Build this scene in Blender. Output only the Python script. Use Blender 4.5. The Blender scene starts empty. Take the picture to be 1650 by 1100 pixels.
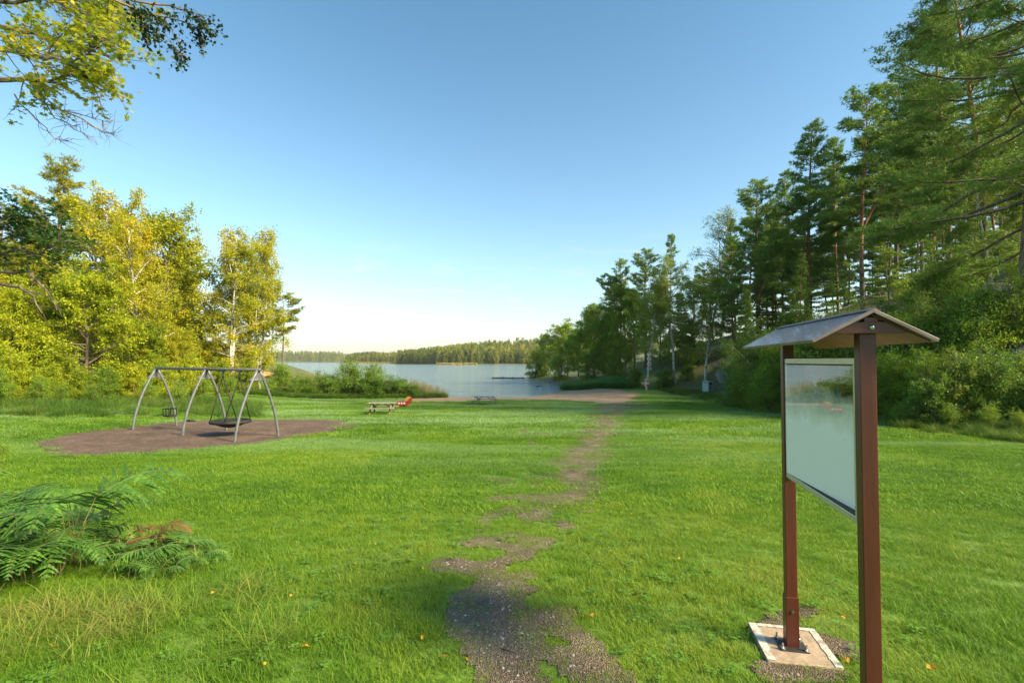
import bpy, math, random
import numpy as np
from mathutils import Vector, Matrix
R = math.radians
S = bpy.context.scene
F = 779.0            # focal length in pixels of the 1650 px wide photograph
EYE = 3.6            # camera height above the lake
HZ = 582.0

# ------------------------------------------------------------------ camera
cam = bpy.data.objects.new('camera', bpy.data.cameras.new('camera'))
S.collection.objects.link(cam); S.camera = cam
cam.location = (0, 0, EYE)
cam.data.sensor_width = 36.0
cam.data.lens = F / 1650 * 36
cam.rotation_euler = (R(90 + 1.5), 0, 0)
cam.data.shift_y = (HZ - 550 - F * math.tan(R(1.5))) / 1650
cam.data.clip_start = 0.05; cam.data.clip_end = 12000

# ------------------------------------------------------------------ world + sun
SUN_EL, SUN_AZ = 34.0, 117.0
w = bpy.data.worlds.new('World'); S.world = w; w.use_nodes = True
nt = w.node_tree; nt.nodes.clear()
def N(nt, t, **k):
    n = nt.nodes.new(t)
    for a, v in k.items():
        if a.startswith('i_'): n.inputs[int(a[2:])].default_value = v
        else: setattr(n, a, v)
    return n
out = N(nt, 'ShaderNodeOutputWorld'); bg = N(nt, 'ShaderNodeBackground')
sky = N(nt, 'ShaderNodeTexSky', sky_type='NISHITA', sun_disc=False, sun_elevation=R(SUN_EL), sun_rotation=R(SUN_AZ),
        altitude=0, air_density=1.15, dust_density=1.4, ozone_density=3.0)
bg.inputs[1].default_value = 0.125
tc = N(nt, 'ShaderNodeTexCoord'); mp = N(nt, 'ShaderNodeMapping'); mp.inputs['Scale'].default_value = (7, 7, 42)
no = N(nt, 'ShaderNodeTexNoise'); no.inputs['Scale'].default_value = 1.6; no.inputs['Detail'].default_value = 6; no.inputs['Roughness'].default_value = .55
cr = N(nt, 'ShaderNodeValToRGB'); cr.color_ramp.elements[0].position = .53; cr.color_ramp.elements[1].position = .68
sx = N(nt, 'ShaderNodeSeparateXYZ')
band = N(nt, 'ShaderNodeValToRGB')
e = band.color_ramp.elements; e[0].position = 0.01; e[0].color = (0, 0, 0, 1); e[1].position = .26; e[1].color = (0, 0, 0, 1)
q = e.new(.05); q.color = (1, 1, 1, 1); q = e.new(.13); q.color = (.8, .8, .8, 1)
mm = N(nt, 'ShaderNodeMath', operation='MULTIPLY'); m2 = N(nt, 'ShaderNodeMath', operation='MULTIPLY', i_1=.7)
mx = N(nt, 'ShaderNodeMix', data_type='RGBA'); mx.inputs[7].default_value = (3.3, 3.15, 3.3, 1)
L = nt.links.new
L(tc.outputs['Generated'], mp.inputs[0]); L(mp.outputs[0], no.inputs['Vector']); L(no.outputs[0], cr.inputs[0])
L(tc.outputs['Generated'], sx.inputs[0]); L(sx.outputs[2], band.inputs[0])
L(cr.outputs[0], mm.inputs[0]); L(band.outputs[0], mm.inputs[1]); L(mm.outputs[0], m2.inputs[0]); L(m2.outputs[0], mx.inputs[0])
tn = N(nt, 'ShaderNodeMix', data_type='RGBA', blend_type='MULTIPLY'); tn.inputs[0].default_value = 1; tr_ = N(nt, 'ShaderNodeValToRGB'); e = tr_.color_ramp.elements; e[0].position = 0; e[0].color = (1.0, .965, .93, 1); e[1].position = .62; e[1].color = (.56, .79, .75, 1); q = e.new(.22); q.color = (.84, .94, .88, 1); L(sx.outputs[2], tr_.inputs[0]); L(tr_.outputs[0], tn.inputs[7])
L(sky.outputs[0], tn.inputs[6]); L(tn.outputs[2], mx.inputs[6]); L(mx.outputs[2], bg.inputs[0]); L(bg.outputs[0], out.inputs[0])

sun = bpy.data.objects.new('sun', bpy.data.lights.new('sun', 'SUN')); S.collection.objects.link(sun)
sun.data.energy = 5.0; sun.data.angle = R(14); sun.data.color = (1.0, .80, .48)
sd_ = Vector((math.sin(R(SUN_AZ)) * math.cos(R(SUN_EL)), math.cos(R(SUN_AZ)) * math.cos(R(SUN_EL)), math.sin(R(SUN_EL))))
sun.rotation_euler = sd_.to_track_quat('Z', 'Y').to_euler()

S.view_settings.view_transform = 'Standard'; S.view_settings.look = 'None'
S.view_settings.exposure = 1.25; S.view_settings.gamma = 1.0
S.cycles.max_bounces = 8; S.cycles.diffuse_bounces = 5; S.cycles.glossy_bounces = 3; S.cycles.transmission_bounces = 4
S.cycles.transparent_max_bounces = 8; S.cycles.use_denoising = True
S.cycles.caustics_reflective = False; S.cycles.caustics_refractive = False
S.cycles.sample_clamp_indirect = 6

# ------------------------------------------------------------------ small tools
def hash2(ix, iy, s):
    v = np.sin(ix * 127.1 + iy * 311.7 + s * 74.7) * 43758.5453
    return v - np.floor(v)
def vnoise(x, y, s=0):
    ix, iy = np.floor(x), np.floor(y); fx, fy = x - ix, y - iy
    fx = fx * fx * (3 - 2 * fx); fy = fy * fy * (3 - 2 * fy)
    a = hash2(ix, iy, s); b = hash2(ix + 1, iy, s); c = hash2(ix, iy + 1, s); d = hash2(ix + 1, iy + 1, s)
    return (a + (b - a) * fx) * (1 - fy) + (c + (d - c) * fx) * fy
def fbm(x, y, s=0, o=4):
    x = np.asarray(x, float); y = np.asarray(y, float)
    r = 0; a = .5
    for k in range(o): r = r + a * vnoise(x * 2 ** k, y * 2 ** k, s + k); a *= .5
    return r / (1 - .5 ** o)          # 0..1
def sstep(a, b, x):
    t = np.clip((x - a) / (b - a), 0, 1); return t * t * (3 - 2 * t)
def seg_dist(x, y, ax, ay, bx, by):
    vx, vy = bx - ax, by - ay; l = vx * vx + vy * vy + 1e-12
    t = np.clip(((x - ax) * vx + (y - ay) * vy) / l, 0, 1)
    return np.hypot(x - ax - t * vx, y - ay - t * vy), t
def poly_sd(x, y, P):                  # >0 inside
    x = np.asarray(x, float); y = np.asarray(y, float)
    d = np.full(x.shape, 1e9); ins = np.zeros(x.shape, bool)
    for i in range(len(P)):
        ax, ay = P[i]; bx, by = P[(i + 1) % len(P)]
        d = np.minimum(d, seg_dist(x, y, ax, ay, bx, by)[0])
        c = (ay > y) != (by > y)
        if ay != by: ins ^= c & (x < (bx - ax) * (y - ay) / (by - ay) + ax)
    return np.where(ins, d, -d)

LAKE = [(-9, 49), (-14, 52), (-22, 62), (-30, 80), (-37, 98), (-46, 108), (-70, 115), (-200, 140), (-3500, 300), (-3500, 1500), (-1500, 1550),
        (-525, 1500), (-296, 860), (-285, 835), (-245, 850), (-193, 850), (-155, 640), (-139, 620), (-90, 575), (-47, 560), (25, 555), (60, 560), (58, 400), (40, 260), (22, 160),
        (8, 125), (3, 110), (3.5, 104), (6, 84), (7.6, 66), (7, 60), (4.6, 54), (2, 49), (-3, 47.6)]
WOOD = [(30, -200), (19, -30), (17.8, 0), (16.9, 14), (15.2, 20), (15.6, 34), (18.3, 48), (17, 55), (11, 59), (10, 66), (9, 84), (6.5, 104), (6, 112), (11, 126), (25, 160), (44, 260), (62, 400), (64, 560), (600, 560), (3500, 560), (3500, -200)]
YP = [-400, -20, 0, 3, 6, 10, 15, 20, 26, 32, 38, 43, 47.5, 60, 5000]
ZP = [4, 2.5, 2.02, 1.93, 1.72, 1.38, 1.03, .97, .68, .44, .33, .2, .02, .5, .8]
def H(x, y):
    x = np.asarray(x, float); y = np.asarray(y, float)
    k = (np.interp(y - 1.2, YP, ZP) + np.interp(y, YP, ZP) + np.interp(y + 1.2, YP, ZP)) / 3
    k = k + .05 * (fbm(x * .35, y * .35, 3, 3) - .5) * sstep(3, 8, np.hypot(x, y))
    k = k + sstep(-16, -26, x) * .5 + sstep(-30, -60, x) * 3 * sstep(30, 60, y) * (1 - sstep(110, 160, y))
    sw = poly_sd(x, y, WOOD)
    rise = np.interp(sw, [0, 2, 5, 8, 11, 18, 30, 60, 140, 600], [0, .3, 1.6, 3.6, 6.2, 9.5, 13, 18, 26, 30])
    rise = rise * (1 + .35 * (fbm(x * .13, y * .13, 9, 3) - .5)) * np.interp(y, [-200, 45, 60, 100, 300], [1, 1, .75, .2, .35])
    # rock steps on the slope
    rise = rise + sstep(4, 7, sw) * 1.1 * (vnoise(x * .35, y * .35, 5) > .5) * sstep(0, 1, sw - 4) * np.interp(y, [0, 45, 60], [1, 1, 0])
    k = k + rise
    t = x / np.maximum(y, 1)
    far = np.interp(t, [(q - 825) / F for q in (300, 545, 560, 640, 655, 700, 760, 860, 1000)], [22, 18, 5, 5, 5, 10, 16, 24, 34])
    sl = poly_sd(x, y, LAKE)
    farh = np.minimum(far, np.maximum(-sl, 0) * .13)
    k = np.where(y > 330, farh + .3, k)
    # orange rock knoll on the left point
    k = k + 2.0 * np.exp(-(((x + 43) / 4) ** 2 + ((y - 84) / 4) ** 2)) * .4
    land = sstep(0, 5, -sl)
    k = np.where(sl < 0, .03 + (k - .03) * np.where(y < 47.6, 1, land), -np.minimum(2, .02 + sl * .12))
    return k
def h1(x, y): return float(H(np.array([x]), np.array([y]))[0])
def gp(px, py):                        # pixel -> point on the ground
    tx, tz = (px - 825) / F, (py - HZ) / F
    ys = np.concatenate([np.arange(1.2, 60, .02), np.arange(60, 400, .5)])
    zz = EYE - tz * ys; hh = H(tx * ys, ys)
    i = np.argmax(hh >= zz); y = ys[i]
    return float(tx * y), float(y), float(hh[i])
def P(px, py, d): return np.array([(px - 825) / F * d, d, EYE - (py - HZ) / F * d])

ROOT = S.collection
def tag(o, label=None, cat=None, group=None, kind=None):
    if label: o['label'] = label
    if cat: o['category'] = cat
    if group: o['group'] = group
    if kind: o['kind'] = kind
    return o
def empty(name, loc, label=None, cat=None, group=None, rz=0):
    o = bpy.data.objects.new(name, None); ROOT.objects.link(o); o.location = loc; o.rotation_euler = (0, 0, rz)
    o.empty_display_size = .2
    return tag(o, label, cat, group)
class MB:
    """collects geometry and links it as one mesh object"""
    def __init__(s): s.v = []; s.f = []; s.n = 0; s.mi = []
    def add(s, v, faces, mi=0):
        s.v.append(np.asarray(v, float).reshape(-1, 3))
        for f in faces: s.f.append([i + s.n for i in f]); s.mi.append(mi)
        s.n += len(s.v[-1])
    def box(s, c, size, M=None, mi=0, taper=None):
        x, y, z = [q / 2 for q in size]
        v = np.array([[-x, -y, -z], [x, -y, -z], [x, y, -z], [-x, y, -z], [-x, -y, z], [x, -y, z], [x, y, z], [-x, y, z]])
        if taper: v[4:, :2] *= taper
        if M is not None: v = v @ np.array(M).T
        s.add(v + np.array(c), [(0, 3, 2, 1), (4, 5, 6, 7), (0, 1, 5, 4), (1, 2, 6, 5), (2, 3, 7, 6), (3, 0, 4, 7)], mi)
    def tube(s, pts, rad, k=8, mi=0, cap=True):
        pts = np.asarray(pts, float); n = len(pts); rad = np.broadcast_to(rad, (n,))
        t = np.gradient(pts, axis=0); t /= np.linalg.norm(t, axis=1)[:, None] + 1e-9
        up = np.array([0, 0, 1.]) if abs(t[0][2]) < .9 else np.array([1., 0, 0])
        a = np.linspace(0, 2 * math.pi, k, endpoint=False); V = []
        u = np.cross(up, t[0]); u /= np.linalg.norm(u)
        for i in range(n):
            u = u - t[i] * np.dot(u, t[i]); u /= np.linalg.norm(u) + 1e-9
            w_ = np.cross(t[i], u)
            V.append(pts[i] + rad[i] * (np.cos(a)[:, None] * u + np.sin(a)[:, None] * w_))
        V = np.concatenate(V); fc = []
        for i in range(n - 1):
            for j in range(k):
                j2 = (j + 1) % k; fc.append((i * k + j, i * k + j2, (i + 1) * k + j2, (i + 1) * k + j))
        if cap: fc.append(tuple(range(k - 1, -1, -1))); fc.append(tuple((n - 1) * k + j for j in range(k)))
        s.add(V, fc, mi)
    def lathe(s, prof, c=(0, 0, 0), k=24, mi=0):
        V = []; n = len(prof); a = np.linspace(0, 2 * math.pi, k, endpoint=False)
        for r, z in prof: V.append(np.stack([r * np.cos(a), r * np.sin(a), np.full(k, z)], 1))
        fc = [(i * k + j, i * k + (j + 1) % k, (i + 1) * k + (j + 1) % k, (i + 1) * k + j) for i in range(n - 1) for j in range(k)]
        s.add(np.concatenate(V) + np.array(c), fc, mi)
    def mesh(s, name, mats, smooth=False):
        me = bpy.data.meshes.new(name); me.from_pydata(np.concatenate(s.v).tolist(), [], s.f)
        for m in (mats if isinstance(mats, (list, tuple)) else [mats]): me.materials.append(m)
        me.polygons.foreach_set('material_index', s.mi)
        if smooth: me.polygons.foreach_set('use_smooth', [True] * len(me.polygons))
        me.update(); return me
    def obj(s, name, mats, parent=None, smooth=False, bevel=0, loc=None):
        o = bpy.data.objects.new(name, s.mesh(name, mats, smooth)); ROOT.objects.link(o)
        if parent: o.parent = parent
        if loc is not None: o.location = loc
        if bevel:
            b = o.modifiers.new('bevel', 'BEVEL'); b.width = bevel; b.segments = 2; b.limit_method = 'ANGLE'
        return o
def np_mesh(name, V, counts_k, mat, smooth=False, uv=None):
    """V (n*k,3): n faces of k own vertices each"""
    n = len(V) // counts_k
    me = bpy.data.meshes.new(name); me.vertices.add(len(V)); me.vertices.foreach_set('co', np.ascontiguousarray(V, np.float32).ravel())
    me.loops.add(len(V)); me.loops.foreach_set('vertex_index', np.arange(len(V), dtype=np.int32))
    me.polygons.add(n); me.polygons.foreach_set('loop_start', np.arange(0, len(V), counts_k, dtype=np.int32))
    me.polygons.foreach_set('loop_total', np.full(n, counts_k, np.int32))
    if smooth: me.polygons.foreach_set('use_smooth', [True] * n)
    me.materials.append(mat); me.update(calc_edges=True); return me
def link(name, me, parent=None, loc=None):
    o = bpy.data.objects.new(name, me); ROOT.objects.link(o)
    if parent: o.parent = parent
    if loc is not None: o.location = loc
    return o

# ------------------------------------------------------------------ materials
def mat(name):
    m = bpy.data.materials.new(name); m.use_nodes = True; t = m.node_tree; t.nodes.clear()
    o = N(t, 'ShaderNodeOutputMaterial'); return m, t, o
def ramp(t, stops, fac=None):
    r = N(t, 'ShaderNodeValToRGB'); e = r.color_ramp.elements
    while len(e) > 1: e.remove(e[-1])
    e[0].position = stops[0][0]; e[0].color = (*stops[0][1], 1)
    for p, c in stops[1:]: q = e.new(p); q.color = (*c, 1)
    if fac is not None: t.links.new(fac, r.inputs[0])
    return r
def noise(t, scale, detail=4, rough=.55, vec=None, sc=None):
    n = N(t, 'ShaderNodeTexNoise'); n.inputs['Scale'].default_value = scale; n.inputs['Detail'].default_value = detail; n.inputs['Roughness'].default_value = rough
    if vec is not None:
        if sc:
            m = N(t, 'ShaderNodeMapping'); m.inputs['Scale'].default_value = sc; t.links.new(vec, m.inputs[0]); vec = m.outputs[0]
        t.links.new(vec, n.inputs['Vector'])
    return n
def bump(t, h, strength=.5, dist=.02):
    b = N(t, 'ShaderNodeBump'); b.inputs['Strength'].default_value = strength; b.inputs['Distance'].default_value = dist
    t.links.new(h, b.inputs['Height']); return b
def simple(name, c1, c2, scale=8, rough=.6, bstr=.3, bdist=.01, sc=None, metallic=0, coat=0, world=False, detail=5, mid=(.35, .65)):
    m, t, o = mat(name); b = N(t, 'ShaderNodeBsdfPrincipled')
    v = (N(t, 'ShaderNodeNewGeometry').outputs['Position'] if world else N(t, 'ShaderNodeTexCoord').outputs['Object'])
    n = noise(t, scale, detail, .6, v, sc); r = ramp(t, [(mid[0], c1), (mid[1], c2)], n.outputs[0])
    t.links.new(r.outputs[0], b.inputs['Base Color']); b.inputs['Roughness'].default_value = rough; b.inputs['Metallic'].default_value = metallic
    b.inputs['Coat Weight'].default_value = coat
    bb = bump(t, n.outputs[0], bstr, bdist); t.links.new(bb.outputs[0], b.inputs['Normal']); t.links.new(b.outputs[0], o.inputs[0])
    return m
def leafmat(name, cols, trans=.45, rough=.55, wscale=.25, spec=.3, tint=1.25):
    """cols: ramp of leaf colours; varies per leaf, per plant and in broad clumps"""
    m, t, o = mat(name); g = N(t, 'ShaderNodeNewGeometry'); oi = N(t, 'ShaderNodeObjectInfo')
    n = noise(t, wscale, 2, .5, g.outputs['Position'])
    a = N(t, 'ShaderNodeMath', operation='MULTIPLY', i_1=.42); b = N(t, 'ShaderNodeMath', operation='MULTIPLY', i_1=.28)
    c = N(t, 'ShaderNodeMath', operation='MULTIPLY', i_1=.9); d = N(t, 'ShaderNodeMath', operation='ADD'); e = N(t, 'ShaderNodeMath', operation='ADD')
    f = N(t, 'ShaderNodeMath', operation='SUBTRACT', i_1=.3)
    l = t.links.new
    l(g.outputs['Random Per Island'], a.inputs[0]); l(oi.outputs['Random'], b.inputs[0]); l(n.outputs[0], c.inputs[0])
    l(a.outputs[0], d.inputs[0]); l(b.outputs[0], d.inputs[1]); l(d.outputs[0], e.inputs[0]); l(c.outputs[0], e.inputs[1]); l(e.outputs[0], f.inputs[0])
    r = ramp(t, cols, f.outputs[0])
    p = N(t, 'ShaderNodeBsdfPrincipled'); p.inputs['Roughness'].default_value = rough; p.inputs['Specular IOR Level'].default_value = spec
    tr = N(t, 'ShaderNodeBsdfTranslucent'); hs = N(t, 'ShaderNodeHueSaturation'); hs.inputs['Value'].default_value = tint; hs.inputs['Hue'].default_value = .49
    l(r.outputs[0], p.inputs['Base Color']); l(r.outputs[0], hs.inputs['Color']); l(hs.outputs[0], tr.inputs[0])
    s = N(t, 'ShaderNodeMixShader'); s.inputs[0].default_value = trans
    l(p.outputs[0], s.inputs[1]); l(tr.outputs[0], s.inputs[2]); l(s.outputs[0], o.inputs[0])
    return m

M = {}
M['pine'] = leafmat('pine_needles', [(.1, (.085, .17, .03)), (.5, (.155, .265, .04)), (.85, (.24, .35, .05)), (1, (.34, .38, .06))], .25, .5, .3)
M['pine_gold'] = leafmat('sun_tinted_pine_needles', [(.1, (.12, .17, .02)), (.5, (.27, .28, .03)), (1, (.42, .38, .04))], .3, .5, .3)  # golden sunlight is put into this needle colour
M['green'] = leafmat('green_leaves', [(.1, (.10, .19, .018)), (.5, (.19, .31, .03)), (.85, (.29, .41, .04)), (1, (.38, .45, .06))], .42, .45, .4)
M['birch'] = leafmat('birch_leaves', [(.1, (.11, .19, .025)), (.5, (.21, .30, .035)), (.85, (.31, .38, .045)), (1, (.42, .40, .06))], .42, .45, .35)
M['yellow'] = leafmat('turning_leaves', [(.05, (.12, .20, .015)), (.4, (.31, .35, .02)), (.75, (.52, .48, .025)), (1, (.64, .47, .03))], .45, .5, .3)
M['lime'] = leafmat('lime_green_leaves', [(.05, (.12, .20, .015)), (.45, (.30, .38, .02)), (.8, (.48, .50, .025)), (1, (.58, .50, .03))], .45, .5, .3)
M['dark'] = leafmat('dark_leaves', [(.1, (.08, .17, .025)), (.6, (.16, .28, .035)), (1, (.25, .37, .05))], .35, .45, .5)
M['fern'] = leafmat('fern_leaves', [(.1, (.035, .10, .02)), (.5, (.085, .20, .03)), (.85, (.18, .34, .05)), (1, (.34, .26, .06))], .35, .5, 6)
M['fernbrown'] = leafmat('withered_fern_leaves', [(.2, (.12, .09, .025)), (.5, (.17, .085, .035)), (.8, (.20, .085, .04)), (1, (.18, .20, .04))], .3, .7, 3)
M['farleaf'] = leafmat('far_tree_leaves', [(.05, (.05, .10, .025)), (.4, (.12, .17, .03)), (.7, (.28, .28, .04)), (1, (.48, .38, .05))], .3, .6, .02)
M['reed'] = leafmat('reed_leaves', [(.1, (.14, .18, .05)), (.5, (.28, .26, .12)), (1, (.45, .38, .22))], .35, .6, .4)
M['reedgold'] = leafmat('golden_reed_leaves', [(.1, (.22, .2, .05)), (1, (.42, .34, .1))], .3, .6, .05)
M['tallgrass'] = leafmat('tall_grass_blades', [(.1, (.05, .12, .015)), (.55, (.10, .2, .025)), (.85, (.2, .24, .05)), (1, (.34, .27, .10))], .4, .5, .45)
M['strawgrass'] = leafmat('straw_grass_blades', [(.1, (.08, .18, .012)), (.5, (.15, .27, .02)), (.8, (.27, .29, .06)), (1, (.42, .33, .13))], .35, .5, 1.1)
M['strand'] = leafmat('strand_grass_blades', [(.1, (.05, .15, .03)), (1, (.14, .28, .06))], .4, .5, .6)

def lawnmat(name):
    m, t, o = mat(name); g = N(t, 'ShaderNodeNewGeometry'); l = t.links.new
    pos = g.outputs['Position']
    n1 = noise(t, .22, 3, .55, pos); n2 = noise(t, 1.6, 3, .6, pos)
    a = N(t, 'ShaderNodeMath', operation='MULTIPLY', i_1=.75); b = N(t, 'ShaderNodeMath', operation='MULTIPLY', i_1=.60); c = N(t, 'ShaderNodeMath', operation='MULTIPLY', i_1=.3)
    s1 = N(t, 'ShaderNodeMath', operation='ADD'); s2 = N(t, 'ShaderNodeMath', operation='ADD'); s3 = N(t, 'ShaderNodeMath', operation='SUBTRACT', i_1=.33)
    l(n1.outputs[0], a.inputs[0]); l(n2.outputs[0], b.inputs[0]); l(g.outputs['Random Per Island'], c.inputs[0])
    l(a.outputs[0], s1.inputs[0]); l(b.outputs[0], s1.inputs[1]); l(s1.outputs[0], s2.inputs[0]); l(c.outputs[0], s2.inputs[1]); l(s2.outputs[0], s3.inputs[0])
    r = ramp(t, [(.2, (.065, .16, .010)), (.42, (.115, .25, .013)), (.6, (.19, .33, .018)), (.78, (.30, .38, .04)), (.92, (.40, .36, .10))], s3.outputs[0])
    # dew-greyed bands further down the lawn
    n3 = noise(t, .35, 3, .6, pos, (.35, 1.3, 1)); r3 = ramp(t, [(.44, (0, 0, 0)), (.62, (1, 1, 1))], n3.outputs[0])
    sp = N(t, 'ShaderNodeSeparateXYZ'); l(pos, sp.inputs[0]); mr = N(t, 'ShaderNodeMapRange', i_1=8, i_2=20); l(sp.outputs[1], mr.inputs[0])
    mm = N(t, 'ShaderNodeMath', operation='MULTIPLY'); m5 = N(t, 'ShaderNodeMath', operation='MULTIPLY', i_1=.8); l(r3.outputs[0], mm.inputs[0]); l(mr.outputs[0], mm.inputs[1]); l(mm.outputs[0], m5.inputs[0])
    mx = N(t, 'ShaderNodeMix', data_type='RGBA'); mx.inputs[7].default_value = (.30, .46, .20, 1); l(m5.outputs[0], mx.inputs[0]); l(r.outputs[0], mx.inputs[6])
    p = N(t, 'ShaderNodeBsdfPrincipled'); p.inputs['Roughness'].default_value = .5; p.inputs['Specular IOR Level'].default_value = .35
    tr = N(t, 'ShaderNodeBsdfTranslucent'); s = N(t, 'ShaderNodeMixShader'); s.inputs[0].default_value = .45
    l(mx.outputs[2], p.inputs['Base Color']); l(mx.outputs[2], tr.inputs[0]); l(p.outputs[0], s.inputs[1]); l(tr.outputs[0], s.inputs[2]); l(s.outputs[0], o.inputs[0])
    return m
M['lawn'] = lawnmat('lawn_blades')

def groundmat():
    m, t, o = mat('ground_turf'); g = N(t, 'ShaderNodeNewGeometry'); l = t.links.new; pos = g.outputs['Position']
    n1 = noise(t, 9, 6, .7, pos); n2 = noise(t, .5, 3, .6, pos)
    r1 = ramp(t, [(.35, (.07, .13, .015)), (.55, (.12, .22, .02)), (.75, (.16, .19, .04))], n1.outputs[0])
    r2 = ramp(t, [(.4, (.11, .10, .05)), (.55, (.07, .12, .03)), (.75, (.16, .12, .06))], n1.outputs[0])   # forest floor
    # rock where it is steep
    sn = N(t, 'ShaderNodeSeparateXYZ'); l(g.outputs['True Normal'], sn.inputs[0])
    sr = ramp(t, [(.70, (1, 1, 1)), (.84, (0, 0, 0))], sn.outputs[2])
    rock = ramp(t, [(.3, (.07, .07, .065)), (.5, (.16, .155, .14)), (.7, (.26, .25, .22))], noise(t, 1.3, 8, .7, pos, (1, 1, 2.5)).outputs[0])
    sp = N(t, 'ShaderNodeSeparateXYZ'); l(pos, sp.inputs[0])
    mr0 = N(t, 'ShaderNodeMapRange', i_1=15.5, i_2=18.5); l(sp.outputs[0], mr0.inputs[0]); mr1 = N(t, 'ShaderNodeMapRange', i_1=56, i_2=66); l(sp.outputs[1], mr1.inputs[0]); mr = N(t, 'ShaderNodeMath', operation='MAXIMUM'); l(mr0.outputs[0], mr.inputs[0]); l(mr1.outputs[0], mr.inputs[1])
    a = N(t, 'ShaderNodeMix', data_type='RGBA'); l(mr.outputs[0], a.inputs[0]); l(r1.outputs[0], a.inputs[6]); l(r2.outputs[0], a.inputs[7])
    b = N(t, 'ShaderNodeMix', data_type='RGBA'); l(sr.outputs[0], b.inputs[0]); l(a.outputs[2], b.inputs[6]); l(rock.outputs[0], b.inputs[7])
    p = N(t, 'ShaderNodeBsdfPrincipled'); p.inputs['Roughness'].default_value = .9; l(b.outputs[2], p.inputs['Base Color'])
    bb = bump(t, n1.outputs[0], .7, .04); l(bb.outputs[0], p.inputs['Normal']); l(p.outputs[0], o.inputs[0]); return m
M['ground'] = groundmat()
def soilmat(name, cols, pebble=45, coarse=2.2, sc=None):
    m, t, o = mat(name); g = N(t, 'ShaderNodeNewGeometry'); l = t.links.new; pos = g.outputs['Position']
    n1 = noise(t, coarse, 6, .65, pos); vo = N(t, 'ShaderNodeTexVoronoi'); vo.inputs['Scale'].default_value = pebble
    if sc: mpp = N(t, 'ShaderNodeMapping'); mpp.inputs['Scale'].default_value = sc; mpp.inputs['Rotation'].default_value = (0, 0, .5); l(pos, mpp.inputs[0]); l(mpp.outputs[0], vo.inputs['Vector'])
    else: l(pos, vo.inputs['Vector'])
    r1 = ramp(t, cols, n1.outputs[0]); sv = N(t, 'ShaderNodeSeparateColor'); l(vo.outputs['Color'], sv.inputs[0])
    r2 = ramp(t, [(0, (.45, .45, .45)), (.75, (1, 1, 1)), (.93, (1.6, 1.6, 1.6)), (1, (2.1, 2.1, 2.2))], sv.outputs[0])
    mx = N(t, 'ShaderNodeMix', data_type='RGBA', blend_type='MULTIPLY'); mx.inputs[0].default_value = .8; l(r1.outputs[0], mx.inputs[6]); l(r2.outputs[0], mx.inputs[7])
    p = N(t, 'ShaderNodeBsdfPrincipled'); p.inputs['Roughness'].default_value = .92; l(mx.outputs[2], p.inputs['Base Color'])
    ad = N(t, 'ShaderNodeMath', operation='ADD'); l(vo.outputs['Distance'], ad.inputs[0]); n3 = noise(t, 14, 4, .6, pos); l(n3.outputs[0], ad.inputs[1])
    bb = bump(t, ad.outputs[0], .8, .02); l(bb.outputs[0], p.inputs['Normal']); l(p.outputs[0], o.inputs[0]); return m
M['path'] = soilmat('path_soil', [(.3, (.08, .058, .038)), (.5, (.15, .112, .076)), (.7, (.24, .19, .13))], 120)
M['mulch'] = soilmat('wood_chip_mulch', [(.3, (.07, .044, .031)), (.55, (.125, .080, .057)), (.75, (.185, .125, .09))], 13, 1.2, (1, 3.2, 1))
M['sand'] = soilmat('beach_sand', [(.3, (.25, .165, .10)), (.5, (.33, .225, .14)), (.75, (.40, .29, .185))], 20, .6)

def watermat():
    m, t, o = mat('lake_water'); g = N(t, 'ShaderNodeNewGeometry'); l = t.links.new; pos = g.outputs['Position']
    p = N(t, 'ShaderNodeBsdfPrincipled'); p.inputs['Base Color'].default_value = (.19, .26, .28, 1); p.inputs['Roughness'].default_value = .06; p.inputs['IOR'].default_value = 1.333
    p.inputs['Specular IOR Level'].default_value = .5
    n1 = noise(t, 1.15, 4, .6, pos, (.55, 1.25, 1)); n2 = noise(t, .22, 3, .5, pos, (.5, 1.5, 1)); n3 = noise(t, 4.5, 3, .6, pos, (.7, 1.2, 1))
    b1 = bump(t, n1.outputs[0], 1, .30); b2 = bump(t, n2.outputs[0], 1, .35); b3 = bump(t, n3.outputs[0], 1, .03)
    l(b1.outputs[0], b2.inputs['Normal']); l(b2.outputs[0], b3.inputs['Normal']); l(b3.outputs[0], p.inputs['Normal']); l(p.outputs[0], o.inputs[0]); return m
M['water'] = watermat()

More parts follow.
